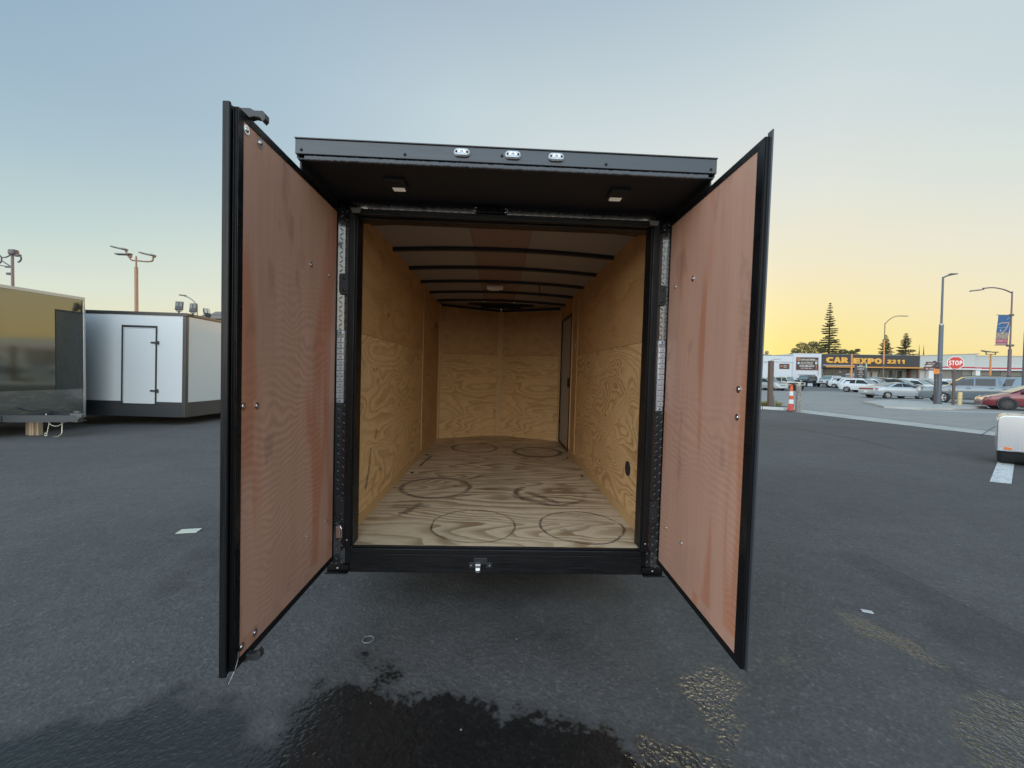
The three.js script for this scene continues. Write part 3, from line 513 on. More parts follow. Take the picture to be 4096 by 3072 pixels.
{
  // dark trailer seen on its glossy front face, tongue towards the white trailer
  const t = thing('dark_trailer', 'glossy black enclosed trailer at the left edge with a silver corner trim', 'trailer', [-11.12, 0, -9.1]);
  t.rotation.set(0.008, -0.115, -0.012, 'YXZ');
  const zf = -1.2, zn = 1.3, y0 = 0.34, yg = 1.0, y1 = 3.30;
  M.blackGloss = pmat([0.25, 0.24, 0.20], 0.06, 1.0, {});
  part('reflection_panel', [b2(-0.04, yg + 0.003, zf + 0.045, 0.004, 2.90, zf + 0.60)], mat([0.045, 0.05, 0.046], 0.5, 0, { roughnessMap: scuff }), t);  // added dark panel standing in for a reflection on the glossy face
  part('reflection_panel_edge', [b2(-0.04, 2.90, zf + 0.045, 0.010, 2.945, zf + 0.615, 0.003), b2(-0.04, yg + 0.003, zf + 0.60, 0.008, 2.90, zf + 0.612)], M.trimBlack, t);  // dark edging of the added reflection stand-in
  part('front_wall', b2(-0.05, yg, zf + 0.03, 0, y1 - 0.04, zn), M.blackGloss, t);
  part('stone_guard', b2(-0.05, y0, zf + 0.02, 0.006, yg, zn), mat([0.20, 0.205, 0.195], 0.42, 0.6, { roughnessMap: scuff }), t);
  part('top_trim', b2(-0.05, y1 - 0.045, zf, 0.012, y1 + 0.03, zn, 0.006), mat([0.55, 0.55, 0.53], 0.35, 0.8), t);
  part('corner_trim', b2(-0.06, y0, zf - 0.005, 0.014, y1 - 0.045, zf + 0.045, 0.01), mat([0.50, 0.50, 0.50], 0.3, 0.85), t);
  part('side_wall', [b2(-5.6, y0, zf, -0.06, y1, zf + 0.03), b2(-5.6, y0, zn, 0, y1, zn + 0.03), b2(-5.65, y0, zf, -5.6, y1, zn)], M.black, t);
  part('roof', b2(-5.6, y1, zf, -0.01, y1 + 0.03, zn), M.black, t);
  part('floor_frame', b2(-5.6, y0 - 0.04, zf + 0.1, 0, y0, zn), M.blackSatin, t);
  for (const z of [zf + 0.2, zn - 0.2]) for (const x of [-2.6, -3.5]) part('wheel', new THREE.TorusGeometry(0.24, 0.09, 10, 24).translate(x, 0.33, z), M.rubber, t);
  const tg = part('tongue', [bx(1.62, 0.15, 0.07).rotateY(0.32).translate(0.70, 0.42, 0.27), bx(1.62, 0.15, 0.07).rotateY(-0.32).translate(0.70, 0.42, -0.27), b2(0.1, 0.36, -0.5, 0.2, 0.48, 0.5), b2(0.9, 0.35, -0.2, 1.38, 0.36, 0.2)], mat([0.06, 0.065, 0.068], 0.5), t);
  part('coupler', [rb(0.30, 0.09, 0.11, 1.42, 0.49, 0, 0.02), rb(0.12, 0.05, 0.05, 1.40, 0.56, 0, 0.01), rb(0.10, 0.05, 0.10, 1.46, 0.43, 0, 0.02)], mat([0.16, 0.165, 0.16], 0.45, 0.5), tg);
  part('safety_chain', [tube([[0.80, 0.52, 0.14], [0.84, 0.42, 0.16], [0.94, 0.28, 0.15], [1.05, 0.25, 0.12], [1.18, 0.34, 0.08]], 0.011, 30, 6), tube([[0.86, 0.34, 0.12], [0.85, 0.2, 0.14], [0.84, 0.03, 0.16]], 0.010, 16, 6), tube([[1.13, 0.33, 0.08], [1.15, 0.2, 0.1], [1.16, 0.08, 0.12], [1.08, 0.02, 0.14], [0.98, 0.012, 0.14]], 0.010, 20, 6), tube([[0.84, 0.03, 0.16], [0.80, 0.05, 0.17], [0.82, 0.10, 0.17], [0.87, 0.06, 0.17]], 0.012, 12, 6)], mat([0.5, 0.48, 0.40], 0.4, 0.8), tg);
  part('cable', tube([[0, 0.62, 0.1], [0.4, 0.56, 0.14], [0.7, 0.60, 0.1], [1.05, 0.56, 0.06], [1.3, 0.58, 0.03]], 0.012, 30, 6), M.rubber, tg);
}
{
  const t = thing('timber_cribbing', 'upright cut timber blocks propping the tongue of the dark trailer', 'timber blocks', [-10.75, 0, -9.05], 0.1);
  const w1 = mat([0.46, 0.35, 0.22], 0.8), w2 = mat([0.28, 0.19, 0.13], 0.85);
  [[-0.13, 0.05, w1], [-0.075, 0.05, w1], [-0.02, 0.055, w2], [0.03, 0.04, w1]].forEach(([x, w, m], i) => part('timber', rb(w - 0.004, 0.335, 0.10, x + w / 2, 0.1675, 0.005 * (i % 2), 0.003), m, t));
  part('timber', rb(0.10, 0.33, 0.10, -0.185, 0.165, -0.04, 0.003), w2, t);
}
// ---------------------------------------------------------------- lamps and poles on the left
M.rustPole = mat([0.30, 0.17, 0.11], 0.5, 0.2);
M.greyPole = mat([0.30, 0.29, 0.27], 0.5, 0.3);
{
  const t = thing('triple_lamp_post', 'tall brown lot light with three shoebox lamps on curved arms behind the white trailer', 'lamp post', [-28.14, 0, -30]);
  part('pole', [rb(0.17, 9.2, 0.17, 0, 4.6, 0, 0.02), cyl(0.06, 0.05, 0.8, 0, 9.2, 0)], M.rustPole, t);
  part('arm', tube([[-0.75, 10.42, 0], [-0.72, 10.2, 0], [-0.55, 9.95, 0], [-0.35, 9.72, 0], [0, 9.68, 0], [0.95, 9.62, 0], [1.22, 9.70, 0], [1.26, 10.0, 0]], 0.055, 60, 8), M.rustPole, t);
  for (const [x, y, r] of [[-1.30, 10.58, -0.22], [-0.97, 10.13, -0.02], [0.80, 10.16, -0.22]]) { const l = part('lamp_head', [rb(1.05, 0.10, 0.34, 0, 0, 0, 0.04), rb(0.35, 0.12, 0.28, 0.45, 0.03, 0, 0.04)].map(g => g.rotateZ(r).translate(x, y, 0)), mat([0.16, 0.14, 0.13], 0.5), t); part('knuckle', new THREE.SphereGeometry(0.10, 12, 8).translate(x + 0.55, y - 0.16, 0), M.rustPole, l); }
}
{
  const t = thing('utility_pole', 'far purplish utility pole with coiled cables above the dark trailer', 'utility pole', [-43.6, 0, -35]);
  part('pole', cyl(0.12, 0.10, 11.5, 0, 0, 0, 14), mat([0.24, 0.17, 0.17], 0.6), t);
  part('pole_top', [rb(0.6, 0.5, 0.5, 0.1, 11.6, 0, 0.15), rb(0.55, 0.14, 0.2, -0.35, 10.35, 0, 0.05), rb(0.4, 0.2, 0.2, -0.3, 9.75, 0, 0.05), rb(0.5, 0.2, 0.25, 0.45, 11.35, 0, 0.06)], mat([0.14, 0.11, 0.11], 0.6), t);
  part('cable_coil', [new THREE.TorusGeometry(0.42, 0.05, 8, 24).translate(-1.35, 11.0, 0), new THREE.TorusGeometry(0.34, 0.06, 8, 24, 3.6).rotateZ(-1.4).translate(0.42, 11.1, 0), tube([[-1.3, 11.3, 0], [-0.7, 11.15, 0], [-0.1, 11.4, 0]], 0.05, 12, 6), tube([[-1.0, 10.9, 0], [-0.5, 10.6, 0], [0, 10.3, 0]], 0.045, 12, 6)], mat([0.10, 0.10, 0.11], 0.6), t);
  part('cable', tube([[0, 10.3, 0], [-3, 10.75, 0], [-9, 11.6, 0], [-16, 12.9, 0]], 0.035, 24, 6), M.rubber, t);
}
function cobra(name, label, base, h, arm, hd, m, group) {        // pole with one curved arm; arm: points relative to pole top
  const t = thing(name, label, 'lamp post', base, 0, group);
  part('pole', [cyl(0.065, 0.045, h, 0, 0, 0, 12), cyl(0.10, 0.09, 0.35, 0, 0, 0, 12)], m, t);
  part('arm', tube([[0, h - 0.12, 0], ...arm.map(p => [p[0], h + p[1], 0])], 0.045, 40, 8), m, t);
  part('lamp_head', rb(hd[0], 0.09, 0.22, 0, 0, 0, 0.04).rotateZ(hd[3]).translate(hd[1], h + hd[2], 0), mat([0.22, 0.20, 0.18], 0.5), t);
  return t;
}
cobra('street_lamp', 'small far street lamp arching left behind the white trailer roof', [-23.6, 0, -30], 6.45, [[-0.25, 0.25], [-0.6, 0.52], [-0.95, 0.66]], [0.48, -1.08, 0.70, -0.10], M.greyPole);
// house roof behind
{
  const t = thing('house', 'far house with a grey shingle roof behind the white trailer', 'house', [-16.2, 0, -26]);
  part('wall', b2(-3.6, 0, -5, 6, 5.0, 0), mat([0.45, 0.42, 0.38], 0.8), t);
  const rf = new THREE.Group(); rf.name = 'roof'; t.add(rf);
  const rm = [mat([0.20, 0.17, 0.15], 0.85), mat([0.15, 0.13, 0.12], 0.85)];
  for (let i = 0; i < 12; i++) { const k = i / 12, a = -4.3 + k * 5.2; part('shingle_course', rb(11.0 - a - 4.3 - 0.3, 0.06, 0.40, (a + 6.6) / 2, 0, 0, 0.02, 1).rotateX(0.5).translate(0, 4.95 + k * 2.2, 0.4 - k * 3.6), rm[i % 2], rf); }
}

// ================================================================ right side: street, sidewalk, car lot
const TX = (px, py) => 0;
M.concrete = mat([0.46, 0.445, 0.41], 0.85, 0, { map: tex(256, 256, (x, y, c) => { const v = 0.85 + 0.3 * (fbm(x / 30, y / 30, 401, 4) - 0.5) + 0.14 * (vn(x, y, 402) - 0.5); c[0] = c[1] = v; c[2] = v * 0.98; }, true, [0.5, 0.5]) });
M.road = mat([0.33 / 0.62, 0.315 / 0.62, 0.29 / 0.62], 0.9, 0, { map: aggMap });
M.lotFar = mat([0.17 / 0.62, 0.165 / 0.62, 0.155 / 0.62], 0.9, 0, { map: aggMap });
M.paint = mat([0.58, 0.58, 0.55], 0.7, 0, { map: tex(256, 256, (x, y, c) => { const w = sstep(0.55, 0.75, fbm(x / 9, y / 9, 411, 4)); const v = mix(1, 0.5, w); c[0] = c[1] = c[2] = v; }, true, [1, 1]) });
struct('road', slab([[14.72, 12], [14.72, -20.5], [12.4, -24.5], [-40, -34], [-40, -54], [140, -54], [140, 12]], 0.004), M.road);
struct('gutter', slab([[13.55, 12], [13.55, -10.9], [13.25, -14.4], [13.05, -18.6], [14.55, -20.2], [14.62, -16], [14.6, -11.6], [14.62, 12]], 0.008), M.concrete);
for (const [a, b] of [[-13.4, 0.02], [-16.4, 0.02]]) struct('gutter_joint', slab([[13.2, a], [14.6, a - 0.2], [14.6, a - 0.22], [13.2, a - 0.02]], 0.012), M.lotFar);
struct('lane_line', slab([[17.6, -28.2], [23.6, -25.98], [23.6, -25.86], [17.6, -28.05]], 0.008), M.paint);
struct('lane_line', slab([[14.2, -32.6], [16.6, -32.2], [16.6, -32.0], [14.2, -32.4]], 0.008), M.paint);
struct('stop_bar', slab([[20.5, -22.1], [21.55, -21.0], [21.85, -19.55], [21.3, -20.4]], 0.008), M.paint);
struct('sidewalk', slab([[20.4, -21.9], [22.2, -24.6], [23.4, -26.7], [26.0, -28.4], [27.9, -29.4], [28.9, -27.4], [28.3, -24.9], [27.6, -23.2], [25.2, -22.0], [23.4, -21.2], [21.6, -21.2]], 0.006, 0.10), M.concrete);
struct('gutter_strip', slab([[21.8, -20.7], [24, -20.35], [27, -20.2], [45, -20.3], [45, -19.6], [27, -19.3], [24, -19.5], [21.8, -19.9]], 0.008), M.concrete);
// far car lot, rising gently from the road
const lotY = z => z > -54 ? 0 : Math.min(0.32, (-54 - z) * 0.026);
{
  const g = new THREE.PlaneGeometry(130, 70, 1, 14).rotateX(-Math.PI / 2).translate(80, 0, -89), p = g.attributes.position, uv = g.attributes.uv;
  for (let i = 0; i < p.count; i++) { p.setY(i, 0.01 + lotY(p.getZ(i))); uv.setXY(i, p.getX(i), -p.getZ(i)); }
  g.computeVertexNormals(); struct('car_lot', g, M.lotFar);
}
struct('parking_line', slab([[7.22, -6.0], [7.40, -5.88], [9.30, -7.36], [9.16, -7.50]], 0.004), M.paint);
const crackMat = mat([0.022, 0.022, 0.023], 0.8);
function crack(pts, w) { const n = 40, c = new THREE.CatmullRomCurve3(pts.map(p => new THREE.Vector3(p[0], 0, p[1]))), L = [], R = []; for (let i = 0; i <= n; i++) { const p = c.getPointAt(i / n), t = c.getTangentAt(i / n), ww = w * (0.35 + hash(i, 3, 9)), j = 0.02 * (hash(i, 4, 9) - 0.5); L.push([p.x - t.z * ww + j, p.z + t.x * ww + j]); R.unshift([p.x + t.z * ww + j, p.z - t.x * ww + j]); } return slab([...L, ...R], 0.004); }
struct('asphalt_crack', crack([[8.2, -14.2], [8.47, -13.08], [8.71, -11.43], [8.78, -10.14], [8.39, -8.64]], 0.010), crackMat);
tag(part('ground_cable', tube([[13.2, 0.02, -11.2], [16.5, 0.02, -13.6], [20, 0.02, -16.1], [26, 0.02, -20.2]], 0.008, 40, 6), mat([0.08, 0.08, 0.08], 0.7)), 'thin dark cable lying across the gutter and street at the right', 'cable');
// litter on the asphalt
tag(part('paper_scrap', rb(0.17, 0.006, 0.10, 0, 0, 0, 0.002).rotateY(0.2).translate(-3.0, 0.006, -3.71), mat([0.55, 0.55, 0.45], 0.8)), 'pale paper scrap lying on the asphalt left of the open trailer', 'litter');
tag(part('paper_scrap', rb(0.06, 0.006, 0.03, 0, 0, 0, 0.002).rotateY(-0.4).translate(2.32, 0.006, -2.56), mat([0.50, 0.50, 0.48], 0.8)), 'small pale scrap on the asphalt beside the wet streak right of the door', 'litter');
tag(part('rubber_ring', new THREE.TorusGeometry(0.03, 0.0025, 6, 30).rotateX(Math.PI / 2).translate(-0.79, 0.005, -2.22), mat([0.2, 0.205, 0.21], 0.5)), 'thin grey ring lying on the asphalt in front of the trailer', 'ring');
{
  const l = []; for (let i = 0; i < 420; i++) { const x = rr(-5.5, 6.5), z = rr(-1.45, -9); if (z < -2.3 && Math.abs(x) < 1.1) continue; const r = rr(0.002, 0.005); l.push(new THREE.IcosahedronGeometry(r, 0).scale(1, 0.6, rr(0.6, 1.2)).rotateY(rr(0, 6)).translate(x, 0.002, z)); }
  const o = part('gravel', merge(l), mat([0.20, 0.20, 0.19], 0.8)); o.userData.kind = 'stuff'; tag(o, 'loose bits of pale gravel scattered on the asphalt', 'gravel');
}
// ---------------------------------------------------------------- kerbed planter, posts, cone
{
  struct('planter_soil', slab([[13.05, -19.3], [13.6, -19.6], [14.5, -21.0], [14.4, -22.3], [12.2, -23.4], [11.2, -22.0], [11.8, -20.5]], 0.0, 0.09), mat([0.10, 0.085, 0.06], 0.95));
  const t = thing('kerb', 'white painted kerb around the planter behind the open door', 'kerb');
  const P = [[10.9, -21.6], [11.6, -20.4], [12.4, -19.75], [13.1, -19.15], [13.7, -19.45], [14.65, -20.95]];
  for (let i = 0; i + 1 < P.length; i++) { const [x0, z0] = P[i], [x1, z1] = P[i + 1], L = Math.hypot(x1 - x0, z1 - z0); part('kerb_stone', rb(L - 0.02, 0.15, 0.14, 0, 0, 0, 0.03).rotateY(-Math.atan2(z1 - z0, x1 - x0)).translate((x0 + x1) / 2, 0.075, (z0 + z1) / 2), M.paint, t); }
  const bush = thing('grass_tuft', 'yellow green grass mound around the grey hydrant on the planter', 'grass', [13.75, 0.08, -21.3]);
  const pos = [], nrm = [];
  for (let i = 0; i < 900; i++) { const a = rr(0, 6.283), r = Math.sqrt(rnd()) * 0.5, x = Math.cos(a) * r, z = Math.sin(a) * r * 0.7, h = rr(0.10, 0.34) * (1 - 0.5 * r), lx = rr(-0.15, 0.15) + x * 0.3, lz = rr(-0.12, 0.12) + z * 0.3, w = 0.014; pos.push(x - w, 0, z, x + w, 0, z + w * 0.4, x + lx, h, z + lz); for (let k = 0; k < 3; k++) nrm.push(lx, 0.7, lz + 0.3); }
  const g = new THREE.BufferGeometry(); g.setAttribute('position', new THREE.Float32BufferAttribute(pos, 3)); g.setAttribute('normal', new THREE.Float32BufferAttribute(nrm, 3)); g.computeVertexNormals();
  part('foliage', g, mat([0.24, 0.22, 0.06], 0.8, 0, { side: THREE.DoubleSide }), bush);
  const h = thing('hydrant', 'low grey standpipe leaning over the grass tuft', 'standpipe', [13.76, 0.05, -20.95]);
  part('pipe', [cyl(0.06, 0.06, 0.34, 0, 0, 0, 12), cyl(0.09, 0.09, 0.10, 0, 0.26, 0, 12), cyl(0.055, 0.05, 0.24, 0, 0, 0, 12).rotateZ(0.35).translate(0.0, 0.36, 0)], mat([0.20, 0.23, 0.22], 0.6), h);
  part('cap', [rb(0.13, 0.07, 0.13, -0.10, 0.58, 0, 0.02), rb(0.10, 0.05, 0.05, 0.10, 0.31, 0, 0.01)], mat([0.16, 0.19, 0.18], 0.6), h);
}
{
  const t = thing('delineator_post', 'orange and white banded traffic post with a looped handle by the planter', 'traffic post', [13.21, 0, -18.9]);
  const or = mat([0.72, 0.12, 0.03], 0.55), wh = mat([0.80, 0.80, 0.78], 0.4), pk = mat([0.66, 0.10, 0.07], 0.55);
  const R = y => 0.125 - y * 0.055;
  for (const [n, a, b, m] of [['base', 0.0, 0.03, M.rubber], ['band', 0.03, 0.36, pk], ['band', 0.36, 0.56, wh], ['band', 0.56, 0.74, or], ['band', 0.74, 0.94, wh], ['band', 0.94, 1.12, or]]) part(n, cyl(n === 'base' ? 0.2 : R(a), n === 'base' ? 0.19 : R(b), b - a, 0, a, 0, 20), m, t);
  part('handle', [new THREE.TorusGeometry(0.045, 0.02, 8, 18).translate(0, 1.205, 0), cyl(0.06, 0.045, 0.06, 0, 1.12, 0, 16)], or, t);
}
{
  const t = thing('bollard', 'weathered grey steel bollard standing right beside the orange traffic post', 'bollard', [13.12, 0, -18.3]);
  const m = mat([0.33, 0.31, 0.29], 0.75, 0.2, { map: tex(128, 256, (x, y, c) => { const v = 0.8 + 0.8 * (fbm(x / 12, y / 14, 431, 4) - 0.5); const r = sstep(0.58, 0.72, fbm(x / 9 + 4, y / 20, 433, 3)); c[0] = v * mix(1, 0.85, r); c[1] = v * mix(1, 0.62, r); c[2] = v * mix(1, 0.42, r); }) });
  part('pipe', cyl(0.105, 0.105, 1.18, 0, 0, 0, 22), m, t); part('cap', new THREE.SphereGeometry(0.105, 20, 8, 0, 6.284, 0, 1.571).scale(1, 0.35, 1).translate(0, 1.18, 0), m, t);
}
tag(part('wooden_post', rb(0.20, 2.45, 0.20, 13.31, 1.22, -20.6, 0.015), mat([0.13, 0.085, 0.065], 0.8)), 'square dark brown wooden post behind the planter', 'post');
{
  const t = thing('bollard', 'short cream yellow bollard with a collar beside the stop sign post', 'bollard', [26.9, 0.09, -24.0]);
  const m = mat([0.70, 0.55, 0.27], 0.6);
  part('pipe', [cyl(0.10, 0.095, 0.74, 0, 0, 0, 16)], m, t); part('collar', [cyl(0.125, 0.125, 0.07, 0, 0.42, 0, 16), cyl(0.12, 0.12, 0.04, 0, 0.62, 0, 16)], m, t); part('cap', new THREE.SphereGeometry(0.11, 14, 7, 0, 6.284, 0, 1.571).scale(1, 0.5, 1).translate(0, 0.74, 0), m, t);
}
// ---------------------------------------------------------------- signs and lamp posts
const font = await new FontLoader().loadAsync('fonts/droid/droid_sans_bold.typeface.json');
function text(str, size, depth, bevel = 0) { const g = new TextGeometry(str, { font, size, depth, curveSegments: 4, bevelEnabled: bevel > 0, bevelSize: bevel, bevelThickness: bevel * 0.4, bevelSegments: 1 }); g.computeBoundingBox(); return g; }
const fit = (g, x, y, z, w, h) => { g.computeBoundingBox(); const b = g.boundingBox; g.translate(-(b.min.x + b.max.x) / 2, -(b.min.y + b.max.y) / 2, 0); g.scale(w / (b.max.x - b.min.x), h / (b.max.y - b.min.y), 1); return g.translate(x, y, z); };
{
  const t = thing('stop_sign', 'red octagonal stop sign on a brown wooden post', 'stop sign', [26.5, 0.1, -23.95], -0.35);
  const oct = (r, d) => new THREE.CylinderGeometry(r, r, d, 8).rotateY(Math.PI / 8).rotateX(Math.PI / 2);
  part('post', rb(0.11, 2.35, 0.10, 0, 1.16, -0.08, 0.01), mat([0.12, 0.085, 0.07], 0.8), t);
  part('border', oct(0.405, 0.006).translate(0, 2.53, 0), mat([0.80, 0.79, 0.76], 0.4), t);
  part('face', oct(0.375, 0.008).translate(0, 2.53, 0.004), mat([0.52, 0.035, 0.022], 0.4), t);
  part('legend', fit(text('STOP', 0.3, 0.004), 0, 2.53, 0.008, 0.60, 0.28), mat([0.80, 0.79, 0.76], 0.4), t);
}
{
  const t = thing('tall_lamp_post', 'tall thick bluish grey lamp post with a single angled lamp at the street corner', 'lamp post', [26.67, 0.1, -24.98]);
  part('pole', [cyl(0.125, 0.11, 4.95, 0, 0, 0, 20), cyl(0.06, 0.05, 2.95, 0, 4.95, 0, 16), cyl(0.15, 0.15, 0.12, 0, 0, 0, 20)], mat([0.13, 0.145, 0.165], 0.55, 0.2), t);
  part('band', [cyl(0.127, 0.127, 0.03, 0, 2.62, 0, 20), cyl(0.127, 0.127, 0.03, 0, 1.95, 0, 20), cyl(0.12, 0.115, 0.10, 0, 4.9, 0, 20)], mat([0.40, 0.40, 0.38], 0.4, 0.5), t);
  part('lamp_arm', tube([[0, 7.85, 0], [0.2, 7.95, 0], [0.62, 8.08, 0]], 0.05, 10, 8), mat([0.16, 0.15, 0.15], 0.5), t);
  part('lamp_head', rb(0.45, 0.06, 0.2, 0.62, 8.09, 0, 0.02).rotateZ(0.0), mat([0.18, 0.17, 0.16], 0.5), t);
}
// street name signs on their own post beside the tall lamp
{
  const plate = (w, h, txt, seed, bg) => { const c = document.createElement('canvas'); c.width = 512; c.height = Math.round(512 * h / w); const x = c.getContext('2d'); x.fillStyle = bg; x.fillRect(0, 0, 512, c.height); x.fillStyle = '#d6c6bf'; x.textAlign = 'center'; x.textBaseline = 'middle'; x.font = `bold ${c.height * 0.52}px sans-serif`; x.fillText(txt, 256, c.height * 0.55, 440); const tx = new THREE.CanvasTexture(c); tx.colorSpace = THREE.SRGBColorSpace; return mat([1, 1, 1], 0.5, 0, { map: tx }); };
  const t = thing('street_name_sign', 'two stacked brown street name signs on a dark post left of the tall lamp', 'street sign', [26.12, 0.1, -24.8], -0.3);
  const face = (w, h, x, y, m, turn) => { const g = new THREE.PlaneGeometry(w, h).translate(x, y, 0.0155); const b = part('name_plate', [rb(w, h, 0.03, x, y, 0, 0.008), new THREE.CylinderGeometry(h * 0.42, h * 0.42, 0.028, 20).rotateX(Math.PI / 2).translate(x + w * 0.18, y + h * 0.42, 0)], mat([0.10, 0.055, 0.050], 0.55), t); part('legend', g, m, b); return b; };
  part('post', cyl(0.05, 0.05, 2.62, 0.08, 0, 0, 12), mat([0.07, 0.05, 0.055], 0.6), t);
  face(0.62, 0.20, -0.10, 2.52, plate(0.62, 0.20, 'FULTON', 1, '#5a403e')); face(0.74, 0.25, -0.14, 2.20, plate(0.74, 0.25, 'EL VISTA', 2, '#553632'));
  const o = thing('number_sign', 'small orange square sign hung under the street name signs', 'sign', [26.20, 2.03, -24.72], -0.3);
  part('plate', rb(0.30, 0.30, 0.012, 0.0, 0.10, 0, 0.01), mat([0.80, 0.26, 0.06], 0.5), o);
  part('legend', fit(text('2', 0.16, 0.003), -0.03, 0.11, 0.006, 0.09, 0.14), mat([0.42, 0.16, 0.06], 0.5), o);
}
// lamp with a hanging street banner
{
  const t = cobra('banner_lamp_post', 'street lamp post with a long arched arm and a hanging banner', [37.23, 0, -30], 8.3, [[-0.6, 0.12], [-1.4, 0.26], [-2.2, 0.20]], [0.95, -2.65, 0.05, 0.13], mat([0.17, 0.125, 0.135], 0.5, 0.2));
  part('shaft', cyl(0.11, 0.10, 4.0, 0, 0, 0, 14), mat([0.15, 0.11, 0.12], 0.5, 0.2), t);
  const c = document.createElement('canvas'); c.width = 256; c.height = 600; const x = c.getContext('2d');
  x.fillStyle = '#3f5f83'; x.fillRect(0, 0, 256, 350); x.fillStyle = '#8d7f73'; x.fillRect(0, 350, 256, 130); x.fillStyle = '#9a4c55'; x.fillRect(0, 480, 256, 80); x.fillStyle = '#7d5660'; x.fillRect(0, 560, 256, 40);
  x.strokeStyle = '#c99f86'; x.lineWidth = 15; x.lineCap = 'round'; x.beginPath(); x.moveTo(34, 190); x.bezierCurveTo(60, 135, 150, 160, 236, 150); x.moveTo(232, 160); x.bezierCurveTo(205, 230, 190, 320, 120, 345); x.stroke();
  x.lineWidth = 8; x.strokeStyle = '#8fa3bb'; x.beginPath(); x.moveTo(30, 250); x.bezierCurveTo(90, 270, 160, 250, 220, 225); x.moveTo(190, 90); x.lineTo(235, 40); x.stroke();
  x.fillStyle = '#b7b8bb'; x.beginPath(); x.arc(82, 310, 16, 0, 7); x.fill();
  for (let i = 0; i < 26; i++) { x.fillStyle = ['#a6957f', '#b7a98f', '#7c6f6a'][i % 3]; x.beginPath(); x.arc(20 + hash(i, 1, 2) * 216, 365 + hash(i, 2, 2) * 100, 6 + hash(i, 3, 2) * 9, 0, 7); x.fill(); }
  x.fillStyle = '#c59ba0'; x.font = 'bold 62px sans-serif'; x.textAlign = 'center'; x.fillText('FIND IT', 128, 542, 230); x.fillStyle = '#b18a92'; x.fillRect(24, 570, 208, 14);
  const tx = new THREE.CanvasTexture(c); tx.colorSpace = THREE.SRGBColorSpace;
  const g = new THREE.PlaneGeometry(0.92, 2.2, 8, 12), p = g.attributes.position; for (let i = 0; i < p.count; i++) { p.setZ(i, 0.03 * Math.sin(p.getY(i) * 2 + p.getX(i))); p.setX(i, p.getX(i) + (p.getY(i) - 1.1) * 0.03); } g.computeVertexNormals();
  part('banner', g.translate(-0.55, 5.42, 0), mat([1, 1, 1], 0.8, 0, { map: tx, side: THREE.DoubleSide }), t);
  part('banner_rod', [new THREE.CylinderGeometry(0.02, 0.02, 1.15, 8).rotateZ(Math.PI / 2).translate(-0.55, 6.54, 0), new THREE.CylinderGeometry(0.02, 0.02, 1.2, 8).rotateZ(Math.PI / 2).translate(-0.58, 4.28, 0), cyl(0.14, 0.14, 0.14, 0, 6.47, 0, 12), cyl(0.2, 0.2, 0.14, 0, 4.2, 0, 12)], mat([0.12, 0.10, 0.10], 0.5), t);
}
tag(part('steel_pole', [cyl(0.10, 0.10, 4.6, 30.72, 0, -24, 14), cyl(0.05, 0.045, 4.0, 30.72, 4.6, -24, 12)], mat([0.10, 0.12, 0.16], 0.5, 0.2)), 'bluish steel pole cut by the right edge behind the dark SUV', 'pole');
{
  const orange = mat([0.62, 0.25, 0.085], 0.55), grey = mat([0.15, 0.12, 0.10], 0.55);
  const t = cobra('lot_lamp_post', 'lamp post with an orange painted lower pole in front of the black shop front', [46.36, 0, -50], 8.7, [[0.5, 0.4], [1.2, 0.82], [2.0, 0.92]], [0.8, 2.4, 0.90, 0.0], grey);
  part('orange_sleeve', cyl(0.085, 0.075, 3.0, 0, 3.6, 0, 12), orange, t);
  const d = thing('twin_lot_lamp', 'orange lot lamp post with shoebox lamps on a cross arm by the long pale building', 'lamp post', [71.65, 0.2, -60]);
  part('pole', rb(0.18, 5.4, 0.18, 0, 2.7, 0, 0.02), orange, d); part('arm', [b2(-0.75, 5.44, -0.05, 0.72, 5.54, 0.05), b2(-0.78, 5.44, -0.05, -0.68, 5.85, 0.05), b2(0.62, 5.44, -0.05, 0.72, 5.75, 0.05), b2(-0.05, 5.3, -0.05, 0.05, 5.5, 0.05)], grey, d);
  for (const [x, y, r] of [[-1.05, 5.95, -0.2], [-0.42, 5.88, -0.12], [0.62, 5.82, 0]]) part('lamp_head', rb(0.72, 0.14, 0.35, 0, 0, 0, 0.03).rotateZ(r).translate(x, y, 0), grey, d);
  tag(part('orange_pole', cyl(0.13, 0.10, 5.2, 48.3, 0.05, -57, 14), orange), 'bare orange pole in front of the dark signboard', 'pole');
}
